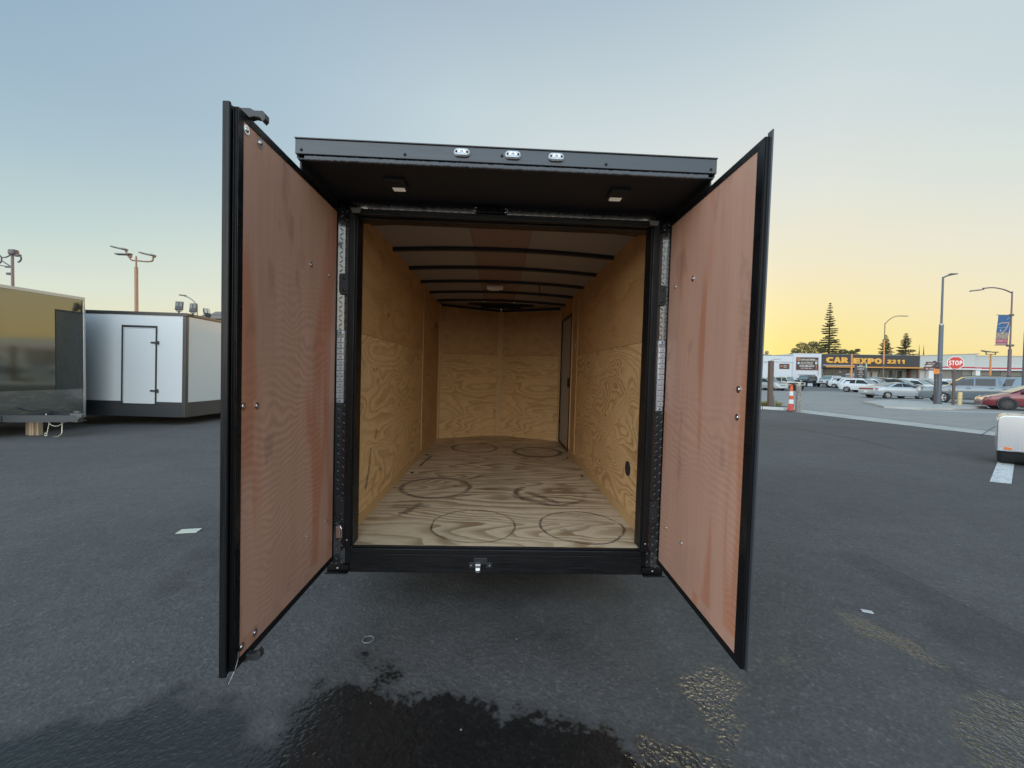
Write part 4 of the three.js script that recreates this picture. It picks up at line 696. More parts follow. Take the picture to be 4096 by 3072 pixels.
// tall multi-line directory sign
{
  const c = document.createElement('canvas'); c.width = 512; c.height = 1280; const x = c.getContext('2d');
  x.fillStyle = '#35302f'; x.fillRect(0, 0, 512, 1280); x.textAlign = 'center'; x.textBaseline = 'middle';
  const row = (y, h, s, fg, bg, f = 0.74) => { if (bg) { x.fillStyle = bg; x.fillRect(10, y, 492, h); } x.fillStyle = fg; x.font = `bold ${h * f}px sans-serif`; x.fillText(s, 256, y + h * 0.55, 470); };
  row(20, 130, '2211', '#d8d4cc', '#4a302f', 0.8); x.fillStyle = '#c6c4bc'; x.fillRect(10, 160, 492, 44);
  row(250, 130, "COOK'S", '#d5d0c6', null, 0.9); row(390, 96, 'AUTO', '#d8d4cc'); row(500, 100, 'REPAIR', '#d9c3bb', '#4b2b2b'); row(620, 80, 'SMOG CHECK', '#d8d4cc'); row(730, 80, 'BRAKES', '#d8d4cc'); row(840, 76, 'OIL  TIRES', '#d2cfc6');
  row(940, 100, 'CAR EXPO', '#b87a52', '#3a2a25'); x.fillStyle = '#a9a39a'; x.fillRect(10, 1062, 492, 56); x.fillStyle = '#3c3f40'; x.fillRect(10, 1130, 492, 140);
  const tx = new THREE.CanvasTexture(c); tx.colorSpace = THREE.SRGBColorSpace;
  const t = thing('directory_sign', 'tall dark signboard with rows of white lettering in front of the car dealer', 'sign', [52.1, 0.15, -60]);
  part('cabinet', rb(1.30, 3.15, 0.35, 0, 2.3, 0, 0.03), mat([0.09, 0.09, 0.09], 0.5), t); part('face', new THREE.PlaneGeometry(1.22, 3.05).translate(0, 2.3, 0.178), mat([1, 1, 1], 0.5, 0, { map: tx }), t);
  part('frame', [b2(0.66, 0.3, -0.2, 1.02, 3.95, 0.1), b2(-0.62, 0, -0.2, 0.95, 0.7, 0.12)], mat([0.10, 0.115, 0.115], 0.6), t); part('orange_base', b2(-0.62, 0.72, 0.0, 0.75, 0.86, 0.30), mat([0.62, 0.25, 0.085], 0.55), t);
  part('green_panel', b2(0.74, 3.2, 0.1, 0.92, 3.9, 0.14), mat([0.42, 0.55, 0.35], 0.5), t);
}

// ================================================================ buildings across the street
const stucco = (rgb, sd) => mat(rgb, 0.85, 0, { map: tex(256, 256, (x, y, c) => { const v = 0.93 + 0.16 * (fbm(x / 40, y / 60, sd, 4) - 0.5) + 0.05 * (vn(x / 2, y / 2, sd + 1) - 0.5); c[0] = c[1] = c[2] = v; }, true, [0.12, 0.12]) });
M.shopGlass = mat([0.06, 0.068, 0.06], 0.12, 0.1);
M.orangeTrim = mat([0.62, 0.27, 0.055], 0.5);
M.amber = mat([0.72, 0.36, 0.06], 0.45);
{
  // auto repair shop, white, with two printed boards
  const t = thing('repair_shop', 'white auto repair building with two brown printed signboards', 'building', [57.1, 0, -74]);
  const w = stucco([0.62, 0.64, 0.66], 501);
  part('wall', [b2(-5.2, 0, -18, 0, 6.28, 0), b2(-5.2, 6.28, -0.3, 0, 6.36, 0.02)], w, t);
  part('annex_wall', [b2(-40, 0, -18, -5.2, 5.85, -0.25), b2(-40, 4.75, -0.25, -5.2, 5.72, -0.13)], w, t);
  part('annex_roof', [b2(-40, 5.85, -18, -5.2, 5.95, -0.2), ext([[-14, 0], [-6, 0], [-8, 0.35], [-12, 0.5]], 6).translate(0, 5.95, -9)], mat([0.26, 0.27, 0.23], 0.8), t);
  const v = part('roof_vent', [cyl(0.16, 0.16, 0.35, -9.5, 5.95, -1, 12), new THREE.SphereGeometry(0.33, 14, 10).translate(-9.5, 6.5, -1)], mat([0.30, 0.22, 0.16], 0.5, 0.4), t);
  part('conduit', [tube([[-10.2, 4.72, -0.1], [-9.4, 4.9, -0.1], [-8.6, 5.2, -0.1], [-7.4, 5.3, -0.1]], 0.05, 20, 6), cyl(0.05, 0.05, 1.9, -0.55, 2.4, 0.06, 8), cyl(0.05, 0.05, 1.9, -8.9, 2.2, -0.08, 8)], mat([0.32, 0.34, 0.35], 0.6), t);
  const board = (W, H, draw) => { const c = document.createElement('canvas'); c.width = 1024; c.height = Math.round(1024 * H / W); const x = c.getContext('2d'); x.fillStyle = '#3d302c'; x.fillRect(0, 0, c.width, c.height); x.strokeStyle = '#70322e'; x.lineWidth = 40; x.strokeRect(8, 8, c.width - 16, c.height - 16); x.textBaseline = 'middle'; draw(x, c.width, c.height); const tx = new THREE.CanvasTexture(c); tx.colorSpace = THREE.SRGBColorSpace; return mat([1, 1, 1], 0.5, 0, { map: tx }); };
  const b1 = part('sign_board', rb(4.06, 2.36, 0.08, -2.63, 4.46, 0.045, 0.02), mat([0.10, 0.045, 0.04], 0.6), t);
  part('legend', new THREE.PlaneGeometry(4.0, 2.3).translate(-2.63, 4.46, 0.09), board(4.0, 2.3, (x, W, H) => {
    x.fillStyle = '#b87b46'; x.beginPath(); x.arc(95, 100, 76, 0, 7); x.fill(); x.strokeStyle = '#5a3524'; x.lineWidth = 16; x.beginPath(); x.moveTo(50, 140); x.lineTo(140, 60); x.moveTo(60, 70); x.lineTo(120, 130); x.stroke();
    x.fillStyle = '#d9d4c8'; x.font = 'bold 118px sans-serif'; x.fillText("COOK'S AUTO REPAIR", 180, 108, 700); x.font = 'bold 60px sans-serif'; x.fillText('LLC', 900, 130, 90);
    x.fillStyle = '#a9cbe2'; x.beginPath(); x.arc(95, 270, 56, 0, 7); x.fill();
    x.fillStyle = '#dcd2c6'; x.font = 'bold 66px sans-serif'; x.fillText('FULL AUTOMOTIVE', 190, 232, 650); x.fillText('SERVICE & REPAIR', 190, 306, 640); x.fillStyle = '#c6cbc8'; x.fillRect(880, 195, 100, 50); x.fillRect(880, 262, 100, 56);
    x.fillStyle = '#e0dad6'; x.font = 'bold 104px sans-serif'; x.fillText('(916) 488-8310', 130, 405, 740); x.font = 'bold 66px sans-serif'; x.fillText('2211 Fulton Ave C', 200, 508, 600);
    x.strokeStyle = '#d07a55'; x.lineWidth = 26; x.beginPath(); x.moveTo(930, 560); x.lineTo(936, 420); x.moveTo(936, 430); x.lineTo(910, 380); x.moveTo(936, 430); x.lineTo(965, 380); x.stroke();
  }), b1);
  const b3 = part('sign_board', rb(1.86, 0.95, 0.07, -6.65, 3.92, -0.22, 0.02), mat([0.10, 0.045, 0.04], 0.6), t);
  part('legend', new THREE.PlaneGeometry(1.8, 0.9).translate(-6.65, 3.92, -0.182), board(1.8, 0.9, (x, W, H) => { x.fillStyle = '#c07a45'; x.beginPath(); x.arc(180, 250, 105, 0, 7); x.fill(); x.strokeStyle = '#5a3524'; x.lineWidth = 22; x.beginPath(); x.moveTo(120, 300); x.lineTo(240, 200); x.stroke(); x.fillStyle = '#d8d2cb'; x.font = 'bold 130px sans-serif'; x.fillText("COOK'S", 350, 190, 480); x.fillText('AUTO', 400, 340, 380); x.strokeStyle = '#d0643c'; x.lineWidth = 40; x.beginPath(); x.moveTo(900, 120); x.lineTo(890, 400); x.stroke(); }), b3);
}
{
  const t = thing('car_dealer_shop', 'low shop with a black fascia reading CAR EXPO 2211 in orange letters', 'building', [57.12, 0, -74]);
  const W = 18.15;
  part('fascia', b2(0.02, 4.12, -0.6, W, 6.25, 0.0), mat([0.045, 0.042, 0.042], 0.6), t);
  part('wall', [b2(0.02, 0, -20, W, 6.15, -2.2), b2(0.02, 0, -2.2, 0.3, 4.1, -0.1)], mat([0.30, 0.29, 0.26], 0.85), t);
  part('roof_cap', [b2(0.02, 6.25, -0.6, W, 6.29, 0.03), b2(12, 6.29, -1.4, 15.2, 6.40, -0.7)], mat([0.32, 0.33, 0.33], 0.6), t);
  part('canopy', [b2(0.05, 3.80, -2.1, W + 1.2, 3.98, 1.0)], mat([0.10, 0.09, 0.08], 0.7), t);
  part('canopy_edge', b2(0.04, 3.82, 1.0, W + 1.22, 4.05, 1.06, 0.02), M.orangeTrim, t);
  part('white_stripe', b2(0.3, 4.20, 0.0, 7.5, 4.30, 0.03), mat([0.62, 0.60, 0.55], 0.6), t);
  const lt = (s, x0, x1, y0, y1) => { for (let i = 0, n = s.length, w = (x1 - x0) / n; i < n; i++) part('letter', fit(text(s[i], 1, 0.12, 0.075), x0 + w * (i + 0.5), (y0 + y1) / 2, 0.01, s[i] === '1' ? w * 0.66 : w * 0.96, y1 - y0), M.amber, t); };
  lt('CAR', 0.75, 4.95, 4.66, 5.72); lt('EXPO', 5.75, 11.05, 4.56, 5.62); lt('2211', 12.0, 15.4, 4.68, 5.42);
  // shop front: panes between pale mullions
  const P = [[0.4, 1.1], [1.2, 2.0], [2.1, 2.5], [2.6, 3.8], [3.9, 4.6], [4.7, 5.6], [5.7, 6.6], [6.9, 8.4], [8.5, 9.3], [9.5, 11.0], [11.1, 12.6], [12.8, 14.2], [14.3, 15.8], [15.9, 17.0]];
  P.forEach(([a, b], i) => { const w = part('window', [b2(a - 0.06, 0.7, -2.2, a, 3.5, -2.08), b2(b, 0.7, -2.2, b + 0.04, 3.5, -2.08), b2(a, 3.44, -2.2, b, 3.5, -2.08), b2(a, 0.7, -2.2, b, 0.78, -2.08)], mat(i % 3 === 1 ? [0.34, 0.32, 0.22] : [0.26, 0.26, 0.24], 0.6), t); part('pane', b2(a, 0.78, -2.18, b, 3.44, -2.12), i > 6 && i < 9 ? mat([0.24, 0.27, 0.22], 0.3) : M.shopGlass, w); });
  part('column', [b2(17.25, 0, 0.4, 17.5, 3.8, 0.7), b2(17.9, 0, -2.0, 18.6, 3.8, -1.6)], mat([0.20, 0.11, 0.09], 0.7), t);
  part('poster', [b2(9.6, 2.2, -2.08, 10.8, 3.2, -2.05), b2(11.3, 1.6, -2.08, 12.3, 3.2, -2.05), b2(4.85, 2.9, -2.08, 5.5, 3.3, -2.05)], mat([0.45, 0.42, 0.40], 0.6), t);
}
{
  const t = thing('long_store', 'long pale grey store with a red stripe and dark windows below', 'building', [75.3, 0, -74]);
  const w = stucco([0.50, 0.50, 0.46], 521), wht = mat([0.66, 0.66, 0.64], 0.7);
  part('wall', [b2(0.02, 0, -24, 10.2, 6.28, 0), ext([[0.02, 6.28], [10.2, 6.28], [10.9, 6.74], [10.2, 6.74]], 0.6).translate(0, 0, -0.6), b2(10.2, 0, -24, 60, 6.35, -0.4)], w, t);
  part('cornice', [ext([[0.02, 6.22], [0.02, 6.30], [10.9, 6.80], [10.9, 6.72]], 0.7).translate(0, 0, -0.62), b2(10.2, 6.35, -1, 60, 6.45, -0.35)], mat([0.34, 0.32, 0.27], 0.7), t);
  part('red_stripe', [b2(4.0, 4.02, 0, 10.2, 4.30, 0.05), b2(10.2, 3.96, -0.4, 60, 4.24, -0.35)], mat([0.36, 0.035, 0.05], 0.5), t);
  part('canopy', [b2(0.4, 3.74, 0, 10.4, 3.98, 0.9), b2(10.4, 3.70, -0.4, 60, 3.92, 0.6)], wht, t);
  part('pillar', [b2(1.0, 0, 0.1, 1.9, 3.74, 0.7), b2(9.6, 0, 0.1, 10.4, 3.74, 0.7), b2(24, 0, 0.0, 24.8, 3.7, 0.5)], wht, t);
  for (let x = 2.1, i = 0; x < 44; x += 1.9, i++) { if (x > 9 && x < 10.4) continue; const z = x > 10 ? -0.4 : 0, f = part('window', [b2(x, 0.3, z, x + 0.08, 3.6, z + 0.08), b2(x + 0.08, 3.5, z, x + 1.85, 3.6, z + 0.08)], mat([0.22, 0.21, 0.20], 0.6), t); part('pane', b2(x + 0.08, 0.3, z + 0.005, x + 1.85, 3.5, z + 0.04), i % 4 === 2 ? mat([0.10, 0.10, 0.10], 0.2) : mat([0.20, 0.185, 0.165], 0.35), f); }
  part('wall_lamp', rb(0.22, 0.22, 0.14, 1.0, 4.55, 0.07, 0.04), M.trimBlack, t);
}
// ---------------------------------------------------------------- trees against the glow
M.bark = mat([0.07, 0.05, 0.035], 0.9);
const leafMat = (rgb) => mat(rgb, 0.75, 0, { side: THREE.DoubleSide });
M.needle = leafMat([0.075, 0.070, 0.030]); M.leaf = leafMat([0.085, 0.078, 0.026]);
function soup(list) { const g = new THREE.BufferGeometry(); g.setAttribute('position', new THREE.Float32BufferAttribute(list, 3)); g.computeVertexNormals(); return g; }
function spray(P, x, y, z, r, n) { for (let i = 0; i < n; i++) { const a = rr(0, 6.283), b = rr(-0.5, 0.5), L = r * rr(0.5, 1.1), dx = Math.cos(a) * L, dz = Math.sin(a) * L, dy = b * L - 0.1 * L, w = L * 0.22; P.push(x - dz * 0.2, y - w, z + dx * 0.2, x + dx * 0.5, y + dy * 0.5 + w, z + dz * 0.5, x + dx, y + dy, z + dz); } }
function conifer(label, x, z, h, r, seed, low = 0.08) {
  seed_ = seed; const t = thing('conifer_tree', label, 'tree', [x, 0, z], 0, 'conifers behind the shops'), P = [], B = [];
  part('trunk', cyl(0.32 * h / 20, 0.04, h * 0.98, 0, 0, 0, 10), M.bark, t);
  for (let y = h * low; y < h * 0.985; y += h * 0.027) {
    const k = 1 - y / h, R = r * Math.min(1, k + 0.02) * rr(0.85, 1.1), n = 7 + Math.floor(rr(0, 3));
    for (let i = 0; i < n; i++) {
      const a = rr(0, 6.283), L = R * rr(0.55, 1.12), up = k < 0.3 ? 0.25 : -0.10 + 0.15 * rnd();
      if (rnd() < 0.16) continue;
      B.push(tube([[0, y, 0], [Math.cos(a) * L * 0.6, y + up * L * 0.4, Math.sin(a) * L * 0.6], [Math.cos(a) * L, y + up * L + 0.06 * L, Math.sin(a) * L]], 0.035, 3, 3));
      for (let q = 0.22; q <= 1.02; q += 0.13) spray(P, Math.cos(a) * L * q, y + up * L * q * q + 0.02, Math.sin(a) * L * q, (0.16 + 0.42 * (1 - Math.abs(q - 0.5))) * Math.min(1, 0.35 + k * 1.3), 13);
    }
  }
  spray(P, 0, h * 0.97, 0, 0.35, 10); part('branches', B, M.bark, t); part('crown', soup(P), M.needle, t);
}
conifer('tallest spire shaped conifer behind the black shop sign', 75.0, -95, 20.1, 4.0, 11, 0.30);
conifer('narrow conifer right behind the orange sleeved lamp post', 93.1, -100, 13.2, 4.0, 23, 0.35);
conifer('conifer with a blunt top standing right of the narrow conifer', 98.1, -100, 13.7, 4.8, 37, 0.35);
function broad(label, x, z, clumps, n, seed) {
  seed_ = seed; const t = thing('broadleaf_tree', label, 'tree', [x, 0, z]), P = [], B = [cyl(0.3, 0.16, 7, 0, 0, 0, 9)];
  for (const [cx, cy, r] of clumps) {
    B.push(tube([[0, 5, 0], [cx * 0.5, (5 + cy) / 2, 0.3], [cx, cy, 0]], 0.07, 6, 5));
    for (let i = 0; i < n; i++) { const a = rr(0, 6.283), b = Math.acos(rr(-1, 1)), q = r * Math.cbrt(rr(0.05, 1)), px = cx + q * Math.sin(b) * Math.cos(a) * 1.25, py = cy + q * Math.cos(b) * 0.75, pz = q * Math.sin(b) * Math.sin(a); const s = rr(0.10, 0.20), u = rr(0, 6.283); P.push(px, py, pz, px + s * Math.cos(u), py + s * Math.sin(u), pz + rr(-s, s), px + s * Math.cos(u + 1.3), py + s * Math.sin(u + 1.3), pz + rr(-s, s)); }
  }
  part('trunk', B, M.bark, t); part('crown', soup(P), M.leaf, t);
}
broad('wide loose broadleaf tree left of the tallest conifer', 69.8, -95, [[-2.6, 8.3, 0.9], [-1.3, 9.6, 1.0], [-0.9, 8.2, 1.1], [0.5, 9.1, 1.0], [1.4, 10.0, 0.9], [2.4, 9.6, 0.9], [2.1, 8.2, 1.2], [3.6, 8.6, 0.9], [-3.0, 7.4, 0.8], [0.6, 7.6, 1.2]], 420, 51);
broad('low broadleaf tree showing above the orange letters', 79.2, -95, [[-2.0, 7.6, 0.8], [-0.8, 8.3, 0.8], [0.4, 7.9, 0.8], [1.4, 8.2, 0.6], [2.6, 8.6, 0.45], [2.0, 7.4, 0.8]], 380, 67);
for (const [x, l] of [[101.5, 'left one of two thin pointed cypresses over the shop roofline'], [102.6, 'right one of two thin pointed cypresses over the shop roofline']]) {
  seed_ = x * 10 | 0; const t = thing('cypress_tree', l, 'tree', [x, 0, -100]), P = []; part('trunk', cyl(0.10, 0.02, 10.2, 0, 0, 0, 7), M.bark, t);
  for (let y = 1; y < 10.4; y += 0.12) { const R = 0.34 * Math.min(1, (10.6 - y) / 5); for (let i = 0; i < 6; i++) { const a = rr(0, 6.283), q = R * rr(0.4, 1); P.push(Math.cos(a) * q, y, Math.sin(a) * q, Math.cos(a + 0.5) * q, y + 0.1, Math.sin(a + 0.5) * q, Math.cos(a) * q * 0.8, y + 0.45, Math.sin(a) * q * 0.8); } }
  part('crown', soup(P), M.needle, t);
}
// ================================================================ cars
const paint = (rgb, m = 0.0) => pmat(rgb, 0.32, m, { clearcoat: 1, clearcoatRoughness: 0.05 });
M.carGlass = mat([0.025, 0.03, 0.032], 0.05, 0.1); M.carGlassLight = mat([0.20, 0.25, 0.25], 0.06, 0.3);
M.tyre = mat([0.020, 0.020, 0.021], 0.8); M.alloy = mat([0.50, 0.51, 0.53], 0.28, 0.85); M.darkAlloy = mat([0.06, 0.06, 0.065], 0.35, 0.6); M.plastic = mat([0.03, 0.031, 0.033], 0.6);
M.redLens = mat([0.30, 0.015, 0.02], 0.2); M.clearLens = mat([0.62, 0.62, 0.58], 0.12, 0.4);
const poly = (P, x) => { for (let i = 0; i + 1 < P.length; i++) if (x <= P[i + 1][0]) return mix(P[i][1], P[i + 1][1], clamp((x - P[i][0]) / (P[i + 1][0] - P[i][0]))); return P[P.length - 1][1]; };
// x forward, y up, z to the right; S: len, wid, top (silhouette, rear to front), belt, low, plan, slope, roofDrop
function car(S, label, category, pos, turn, mats, group) {
  const t = thing(S.name, label, category, pos, turn, group), h = S.len / 2, hw = S.wid / 2;
  const plan = x => hw * poly(S.plan || [[-h, 0.86], [-h + 0.25, 0.95], [-h + 0.8, 1], [h - 1.0, 1], [h - 0.3, 0.93], [h, 0.80]], x);
  const xs = new Set([-h, h]); for (const P of [S.top, S.belt, S.low]) P.forEach(p => xs.add(p[0])); for (let i = 0; i <= 44; i++) xs.add(-h + S.len * i / 44);
  const X = [...xs].filter(x => x >= -h && x <= h).sort((a, b) => a - b).filter((x, i, a) => !i || x - a[i - 1] > 0.012);
  const belt = x => Math.min(poly(S.belt, x), poly(S.top, x)), side = (x, k) => plan(x) * 0.955 - S.slope * k;      // half width at height k above the belt
  const ring = x => {
    const yb = poly(S.low, x), yt = poly(S.top, x), yl = belt(x), g = Math.max(0, yt - yl), w = plan(x), k = S.shoulder || 0.06, r = Math.min(0.10, 0.3 * g + 0.03);
    const z6 = Math.max(0.2, side(x, Math.max(0, g - r)));
    return [[0, yb], [w * 0.86, yb], [w * 0.955, yb + 0.05], [w * 0.985, yb + (yl - yb) * 0.35], [w, yb + (yl - yb) * 0.62], [w * 0.99, yl - k], [w * 0.955, yl - 0.002 * (g > 0 ? 1 : 0)], [z6, yl + Math.max(0, g - r) * (g > 0 ? 1 : 0)], [z6 - (g > 0.06 ? 0.09 : 0.10), yt - 0.008], [z6 * 0.5, yt + 0.012], [0, yt + 0.016]];
  };
  const pos_ = [], idx = [], n = 11, N = 2 * n;
  for (const x of X) { const R = ring(x); for (const [z, y] of R) pos_.push(x, y, z); for (const [z, y] of R) pos_.push(x, y, -z); }
  for (let i = 0; i + 1 < X.length; i++) for (let s = 0; s < 2; s++) for (let j = 0; j + 1 < n; j++) { const a = i * N + s * n + j, b = a + 1, c = a + N, d = c + 1; s ? idx.push(a, b, c, b, d, c) : idx.push(a, c, b, b, c, d); }
  for (const e of [0, X.length - 1]) for (let s = 0; s < 2; s++) for (let j = 1; j + 1 < n; j++) { const o = e * N + s * n; (s === 0) === (e === 0) ? idx.push(o, o + j, o + j + 1) : idx.push(o, o + j + 1, o + j); }
  const g = new THREE.BufferGeometry(); g.setAttribute('position', new THREE.Float32BufferAttribute(pos_, 3)); g.setIndex(idx);
  part('body', toCreasedNormals(g, 0.6), mats.body, t);
  // panes laid 6 mm proud of the cabin
  const pane = (P, nm, m) => { for (const s of [-1, 1]) { const v = []; for (const [x, y] of P) v.push([x, y, s * (side(x, y - belt(x)) + 0.008)]); const q = []; for (let i = 1; i + 1 < v.length; i++) q.push(...v[0], ...(s > 0 ? v[i] : v[i + 1]), ...(s > 0 ? v[i + 1] : v[i])); part(nm, soup(q), m, t); } };
  for (const P of S.side) pane(P, 'side_window', mats.glass || M.carGlass);
  for (const [x0, x1, nm] of S.screens) { const q = [], A = [], k = 6; for (let i = 0; i <= k; i++) { const x = mix(x0, x1, i / k), y = poly(S.top, x), sgn = Math.sign(x1 - x0) , z = Math.max(0.3, side(x, Math.max(0, y - belt(x) - 0.08)) - 0.07), dx = poly(S.top, x1) > poly(S.top, x0) ? (x0 > x1 ? 0.012 : -0.012) : 0; A.push([[x + dx, y + 0.022, -z], [x + dx, y + 0.028, 0], [x + dx, y + 0.022, z]]); } for (let i = 0; i < k; i++) for (let j = 0; j < 2; j++) q.push(...A[i][j], ...A[i + 1][j], ...A[i][j + 1], ...A[i][j + 1], ...A[i + 1][j], ...A[i + 1][j + 1]); part(nm, soup(q), mats.screen || M.carGlassLight, t).material.side = THREE.DoubleSide; }
  for (const x of S.wheels) for (const s of [-1, 1]) {
    const r = S.r, z = s * (hw - 0.02);
    part('wheel_arch', new THREE.CylinderGeometry(r + 0.045, r + 0.045, 0.16, 26).rotateX(Math.PI / 2).translate(x, r + 0.02, s * (hw * 0.985 - 0.075)), M.plastic, t);
    const w = part('wheel', new THREE.TorusGeometry(r * 0.80, r * 0.20, 8, 28).scale(1, 1, 1.1).translate(x, r, z), M.tyre, t);
    part('rim', [new THREE.CylinderGeometry(r * 0.66, r * 0.66, 0.05, 24).rotateX(Math.PI / 2).translate(x, r, z - s * 0.02)], M.darkAlloy, w);
    part('spokes', [new THREE.TorusGeometry(r * 0.61, r * 0.055, 6, 26).translate(x, r, z + s * 0.035), ...Array.from({ length: S.spokes || 6 }, (_, i) => bx(r * 0.62, r * 0.15, 0.03).translate(r * 0.30, 0, 0).rotateZ(i * 6.2832 / (S.spokes || 6)).translate(x, r, z + s * 0.03)), new THREE.CylinderGeometry(r * 0.13, r * 0.13, 0.04, 10).rotateX(Math.PI / 2).translate(x, r, z + s * 0.035)], mats.rim || M.alloy, w);
  }
  for (const [nm, geos, m] of S.extra ? S.extra(hw, h) : []) for (const g1 of Array.isArray(geos) ? geos : [geos]) part(nm, g1, m, t);
  return t;
}
const both = f => [-1, 1].flatMap(f);
const COUPE = { name: 'parked_coupe', len: 4.75, wid: 1.80, r: 0.31, spokes: 7, slope: 0.36, wheels: [-1.30, 1.38],
  top: [[-2.375, 0.72], [-2.33, 0.90], [-2.1, 0.985], [-1.55, 1.01], [-1.30, 1.06], [-0.45, 1.35], [0.05, 1.375], [0.45, 1.30], [1.15, 0.97], [1.7, 0.88], [2.2, 0.72], [2.34, 0.60], [2.375, 0.5]],
  belt: [[-2.4, 0.86], [-1.5, 0.98], [1.1, 0.93], [2.4, 0.62]], low: [[-2.4, 0.42], [-2.2, 0.30], [-1.8, 0.22], [1.9, 0.2], [2.4, 0.28]],
  side: [[[-1.0, 1.01], [-0.05, 1.0], [-0.05, 1.30], [-0.42, 1.27]], [[0.0, 1.0], [1.0, 0.985], [0.42, 1.24], [0.05, 1.30], [0.0, 1.30]]], screens: [[-1.35, -0.5, 'rear_window'], [1.12, 0.48, 'windshield']],
  extra: (w, h) => [['tail_light', [rb(0.05, 0.12, 1.36, -2.345, 0.80, 0, 0.02), ...both(s => rb(0.30, 0.12, 0.03, -2.16, 0.81, s * (w * 0.93), 0.012))], M.redLens], ['headlight', both(s => rb(0.28, 0.10, 0.30, 2.14, 0.66, s * 0.58, 0.04)), M.clearLens], ['mirror', both(s => rb(0.12, 0.10, 0.18, 0.92, 1.0, s * (w + 0.04), 0.03)), M.plastic], ['side_moulding', both(s => rb(2.0, 0.05, 0.02, 0.05, 0.55, s * (w + 0.002), 0.006)), mat([0.42, 0.44, 0.46], 0.4)], ['door_handle', both(s => rb(0.16, 0.03, 0.025, -0.35, 0.83, s * (w - 0.005), 0.008)), M.alloy], ['license_plate', rb(0.02, 0.14, 0.32, -2.37, 0.60, 0, 0.004), M.whitePlastic]] };
const SUV = { name: 'parked_suv', len: 5.25, wid: 2.02, r: 0.40, spokes: 6, slope: 0.20, shoulder: 0.05, wheels: [-1.48, 1.50],
  top: [[-2.625, 0.9], [-2.6, 1.25], [-2.42, 1.72], [-2.2, 1.85], [-0.2, 1.88], [0.35, 1.84], [1.05, 1.30], [1.4, 1.19], [2.35, 1.10], [2.55, 0.98], [2.625, 0.7]],
  belt: [[-2.7, 1.18], [1.05, 1.20], [2.7, 1.08]], low: [[-2.7, 0.48], [-2.3, 0.34], [2.2, 0.32], [2.7, 0.42]],
  plan: [[-2.625, 0.88], [-2.4, 0.97], [-1.9, 1], [1.9, 1], [2.4, 0.95], [2.625, 0.86]],
  side: [[[-2.32, 1.25], [-1.22, 1.25], [-1.36, 1.72], [-2.2, 1.70]], [[-0.92, 1.25], [-0.05, 1.25], [-0.05, 1.73], [-0.92, 1.73]], [[0.02, 1.25], [1.0, 1.25], [0.46, 1.66], [0.02, 1.73]]], screens: [[1.05, 0.38, 'windshield']],
  extra: (w, h) => [['headlight', both(s => rb(0.16, 0.24, 0.42, 2.56, 0.92, s * 0.70, 0.04)), M.clearLens], ['grille', rb(0.06, 0.34, 0.9, 2.60, 0.90, 0, 0.03), M.alloy], ['mirror', both(s => rb(0.16, 0.20, 0.24, 0.92, 1.30, s * (w + 0.06), 0.04)), M.plastic], ['door_handle', both(s => [-0.72, 0.28].map(x => rb(0.22, 0.035, 0.03, x - 0.02, 1.08, s * (w + 0.002), 0.01))).flat(), M.plastic], ['running_board', both(s => rb(2.1, 0.06, 0.16, 0.0, 0.34, s * (w - 0.04), 0.02)), M.plastic], ['window_trim', both(s => rb(3.4, 0.02, 0.012, -0.62, 1.235, s * (w * 0.955 + 0.004), 0.004)), M.alloy], ...[-1, 1].map(s => ['roof_rail', rb(2.6, 0.04, 0.05, -0.9, 1.915, s * 0.68, 0.015), M.plastic])] };
const SEDAN = { name: 'parked_sedan', len: 4.70, wid: 1.90, r: 0.345, spokes: 9, slope: 0.40, wheels: [-1.40, 1.48],
  top: [[-2.35, 0.8], [-2.3, 1.02], [-1.9, 1.10], [-0.9, 1.36], [-0.1, 1.44], [0.45, 1.37], [1.35, 0.93], [1.6, 0.88], [2.05, 0.76], [2.28, 0.66], [2.35, 0.52]],
  belt: [[-2.4, 0.98], [1.3, 0.90], [2.4, 0.68]], low: [[-2.4, 0.36], [-2.0, 0.20], [2.0, 0.2], [2.4, 0.26]],
  side: [[[-1.5, 1.02], [-0.3, 1.0], [-0.3, 1.34], [-0.9, 1.29]], [[-0.22, 1.0], [1.05, 0.96], [0.42, 1.28], [-0.22, 1.35]]], screens: [[1.34, 0.46, 'windshield'], [-1.9, -0.92, 'rear_window']],
  extra: (w, h) => [['headlight', both(s => rb(0.42, 0.07, 0.16, 1.98, 0.70, s * 0.74, 0.03)), M.clearLens], ['front_air_intake', [rb(0.10, 0.10, 1.2, 2.30, 0.30, 0, 0.03), ...both(s => rb(0.2, 0.04, 0.3, 2.2, 0.42, s * 0.66, 0.015))], M.plastic], ['mirror', both(s => rb(0.14, 0.11, 0.20, 0.95, 1.0, s * (w + 0.05), 0.03)), M.plastic]] };
